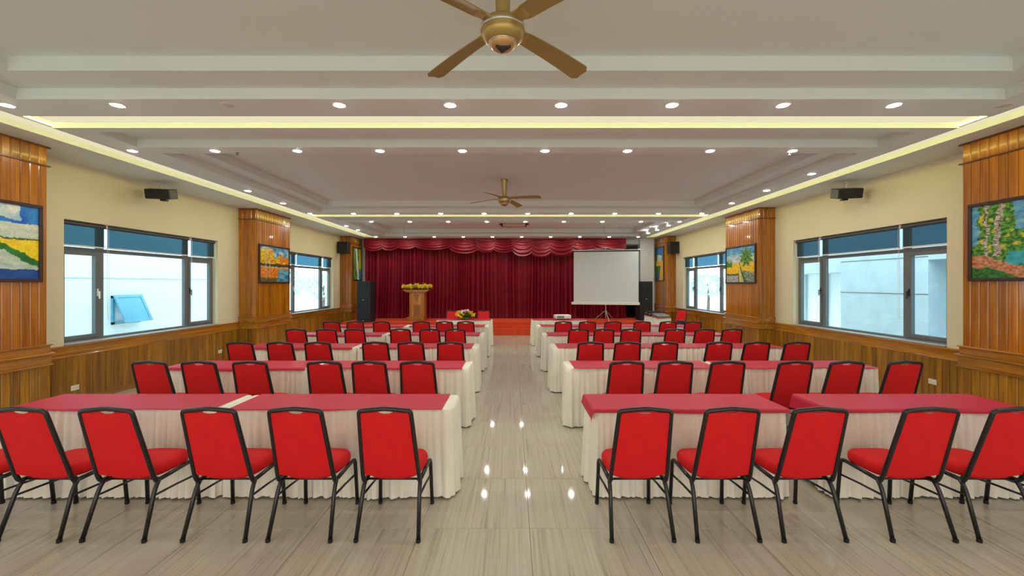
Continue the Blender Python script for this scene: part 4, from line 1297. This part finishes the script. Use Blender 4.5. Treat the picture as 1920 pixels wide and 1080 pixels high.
# ================================================================== SMALL FITTINGS
def outlet(X, s, y, z, label):
    o = empty('wall_socket', (X + s * 0.0225, y, z)); T(o, label, 'socket', 'wall sockets on the wainscot')
    MB().box(0, s * 0.009, -0.06, 0.06, -0.038, 0.038).build('plate', M['ivory_plastic'], o, bevel=0.002)
    for q in (-0.028, 0.028):
        MB().box(s * 0.0085, s * 0.0105, q - 0.018, q + 0.018, -0.022, 0.022).build('insert', M['white_plastic'], o)
        for w in (-0.007, 0.007):
            MB().box(s * 0.0104, s * 0.0109, q + w - 0.0015, q + w + 0.0015, -0.010, 0.010).build('slot', M['black_plastic'], o)
outlet(XL, 1, 6.36, 0.25, 'ivory double socket on the lectern side wainscot farthest from the stage')
outlet(XL, 1, 9.52, 0.29, 'ivory double socket on the lectern side wainscot beside the mid column')
outlet(XR, -1, 6.27, 0.36, 'ivory double socket on the screen side wainscot')

ac = empty('ceiling_air_conditioner', (0.05, 14.7, Z2)); T(ac, 'white cassette air conditioner with dark slot in the ceiling by the stage', 'air conditioner')
MB().box(-0.47, 0.47, -0.47, 0.47, -0.03, -0.0005).build('panel', M['white_plastic'], ac, bevel=0.01)
for (a_, b_, c_, d_) in ((-0.40, 0.40, -0.44, -0.38), (-0.40, 0.40, 0.38, 0.44), (-0.44, -0.38, -0.36, 0.36), (0.38, 0.44, -0.36, 0.36)):
    MB().box(a_, b_, c_, d_, -0.034, -0.028).build('air_slot', M['black_plastic'], ac)
MB().box(-0.30, 0.30, -0.30, 0.30, -0.036, -0.03).build('intake_grille', M['ivory_plastic'], ac, bevel=0.003)
for sx in (-1, 1):
    MB().lathe([(0.012, 0), (0.055, -0.01), (0.055, -0.035), (0.02, -0.05)], 14, (sx * 0.44, -0.46, -0.03)).build('corner_sensor', M['black_plastic'], ac)
def rod(x, lab):
    r_ = empty('hanging_rod', (x, 14.8, Z2)); T(r_, lab, 'ceiling rod', 'thin rods hanging before the curtain')
    MB().lathe([(0.03, -0.0005), (0.03, -0.012), (0.012, -0.02)], 12).build('mount', M['white_plastic'], r_)
    MB().tube([(0, 0, -0.01), (0, 0, -0.46)], 0.008, 8).build('rod', M['silver'], r_)
    MB().tube([(0, 0, -0.40), (0.05, -0.03, -0.45)], 0.012, 8).build('hook', M['grey_panel'], r_)
rod(-3.76, 'thin grey rod hanging from the ceiling before the curtain, lectern side')
rod(3.18, 'thin grey rod hanging from the ceiling above the projection screen')
for (x, y, z, w) in ((-3.78, 5.86, ZC, 'in the mid hall border on the lectern side'), (3.80, 5.86, ZC, 'in the mid hall border on the screen side'),
                     (-0.13, 15.5, ZC, 'in the stage end tray'), (3.9, 15.5, ZC, 'in the stage end tray above the screen')):
    zz = ZC if y < 6 else Z2
    sp = link('fire_sprinkler', MB().lathe([(0.022, -0.0005), (0.022, -0.006), (0.008, -0.01), (0.008, -0.026), (0.018, -0.03), (0.018, -0.034)], 12).mesh('fire_sprinkler', M['grey_panel']), None, (x, y, zz))
    T(sp, 'tiny dark ceiling sprinkler ' + w, 'sprinkler', 'ceiling sprinklers')

# ================================================================== OUTSIDE
g = MB().box(-60, 60, -40, 120, -0.9, -0.75).build('ground', M['ext_ground']); T(g, 'pale paved ground outside the windows', 'ground', kind='structure')
nb = empty('neighbour_building'); T(nb, 'white rendered building outside the lectern side windows', 'building')
MB().box(-16, -10.0, -8, 16.6, -0.75, 9).build('wall', M['ext_white'], nb)
MB().box(-10.0, -9.985, -8, 16.6, 1.93, 1.95).build('joint', M['ext_grey'], nb)
wv = empty('awning_window', (0, 0, 0), 0, nb)
fr = MB()
y0, y1, z0, z1 = 10.62, 11.42, 0.78, 1.50
fr.box(-10.0, -9.95, y0, y0 + 0.06, z0, z1).box(-10.0, -9.95, y1 - 0.06, y1, z0, z1).box(-10.0, -9.95, y0, y1, z1 - 0.06, z1).box(-10.0, -9.95, y0, y1, z0, z0 + 0.06)
fr.build('window_frame', M['ext_teal'], wv)
Ms = Matrix.Translation((-9.95, 0, z1)) @ Matrix.Rotation(R(-24), 4, 'Y')
sh = MB().box(0.0, 0.04, y0, y0 + 0.07, -0.74, 0).box(0, 0.04, y1 - 0.07, y1, -0.74, 0).box(0, 0.04, y0 + 0.07, y1 - 0.07, -0.07, 0).box(0, 0.04, y0 + 0.07, y1 - 0.07, -0.74, -0.67)
sh.xf(Ms).build('open_sash', M['ext_teal'], wv)
MB().box(0.012, 0.028, y0 + 0.07, y1 - 0.07, -0.67, -0.07).xf(Ms).build('pane', M['ext_teal'], wv)
eb = empty('annex_building'); T(eb, 'pale grey concrete building outside the screen side windows', 'building')
MB().box(11.2, 16, -8, 17.5, -0.75, 9).build('rear_wall', M['ext_white'], eb)
MB().box(9.5, 11.2, 9.75, 12.35, -0.75, 7).build('pier', M['ext_grey'], eb)
MB().box(9.49, 9.5, 9.75, 12.35, 1.55, 1.565).build('joint', M['grout'], eb)
MB().box(9.49, 9.5, 9.75, 12.35, 2.42, 2.435).build('joint', M['grout'], eb)
MB().box(9.49, 9.5, 10.15, 10.165, -0.5, 6).build('joint', M['grout'], eb)
MB().box(9.9, 11.2, 12.35, 17.5, 2.15, 7).build('beam', M['ext_grey'], eb)
MB().box(9.5, 11.2, -8, 9.75, 2.35, 7).build('beam', M['ext_grey'], eb)
MB().box(11.15, 11.2, 4.0, 9.75, -0.5, 2.35).build('glazing', M['ext_teal'], eb)
for q in range(4):
    MB().box(11.1, 11.2, 12.9 + 1.1 * q, 12.96 + 1.1 * q, -0.5, 2.15).build('mullion', M['ext_grey'], eb)
def tree(x, y, h, r_, seed, label):
    t = empty('tree', (x, y, -0.75)); T(t, label, 'tree', 'trees beyond the stage end windows')
    MB().tube([(0, 0, 0), (0.05, 0, h * 0.4), (0, 0.1, h * 0.75)], [0.14, 0.10, 0.05], 8).build('trunk', M['bark'], t)
    rg = random.Random(seed); mb = MB()
    for _ in range(900):
        v = Vector((rg.gauss(0, 1), rg.gauss(0, 1), rg.gauss(0, 1))).normalized() * rg.uniform(0.5, 1.0) ** 0.5
        p = Vector((v.x * r_, v.y * r_, h * 0.72 + v.z * h * 0.30))
        a = Vector((rg.gauss(0, 1), rg.gauss(0, 1), rg.gauss(0, 1))).normalized(); b_ = a.cross(Vector((0.3, 0.5, 0.8))).normalized()
        s_ = rg.uniform(0.08, 0.17); k = len(mb.v)
        mb.v += [tuple(p - a * s_), tuple(p + b_ * s_ * 0.5), tuple(p + a * s_), tuple(p - b_ * s_ * 0.5)]
        mb.f.append((k, k + 1, k + 2, k + 3))
    mb.build('crown', M['ext_leaf'], t, fix=False)['kind'] = 'stuff'
for i, (x, y, h, o_) in enumerate(((-17.5, 33, 3.6, 2), (-20.6, 36, 3.9, 3), (-14.2, 32, 3.2, 1), (-24, 38, 3.4, 4), (16.5, 36, 3.4, 2), (20, 38, 3.0, 3), (13.2, 35, 2.8, 1))):
    tree(x, y, h, 1.5, 60 + i, 'glare-paled green tree beyond the %s side stage end window, %s from the hall' % ('lectern' if x < 0 else 'screen', ORD[o_]))
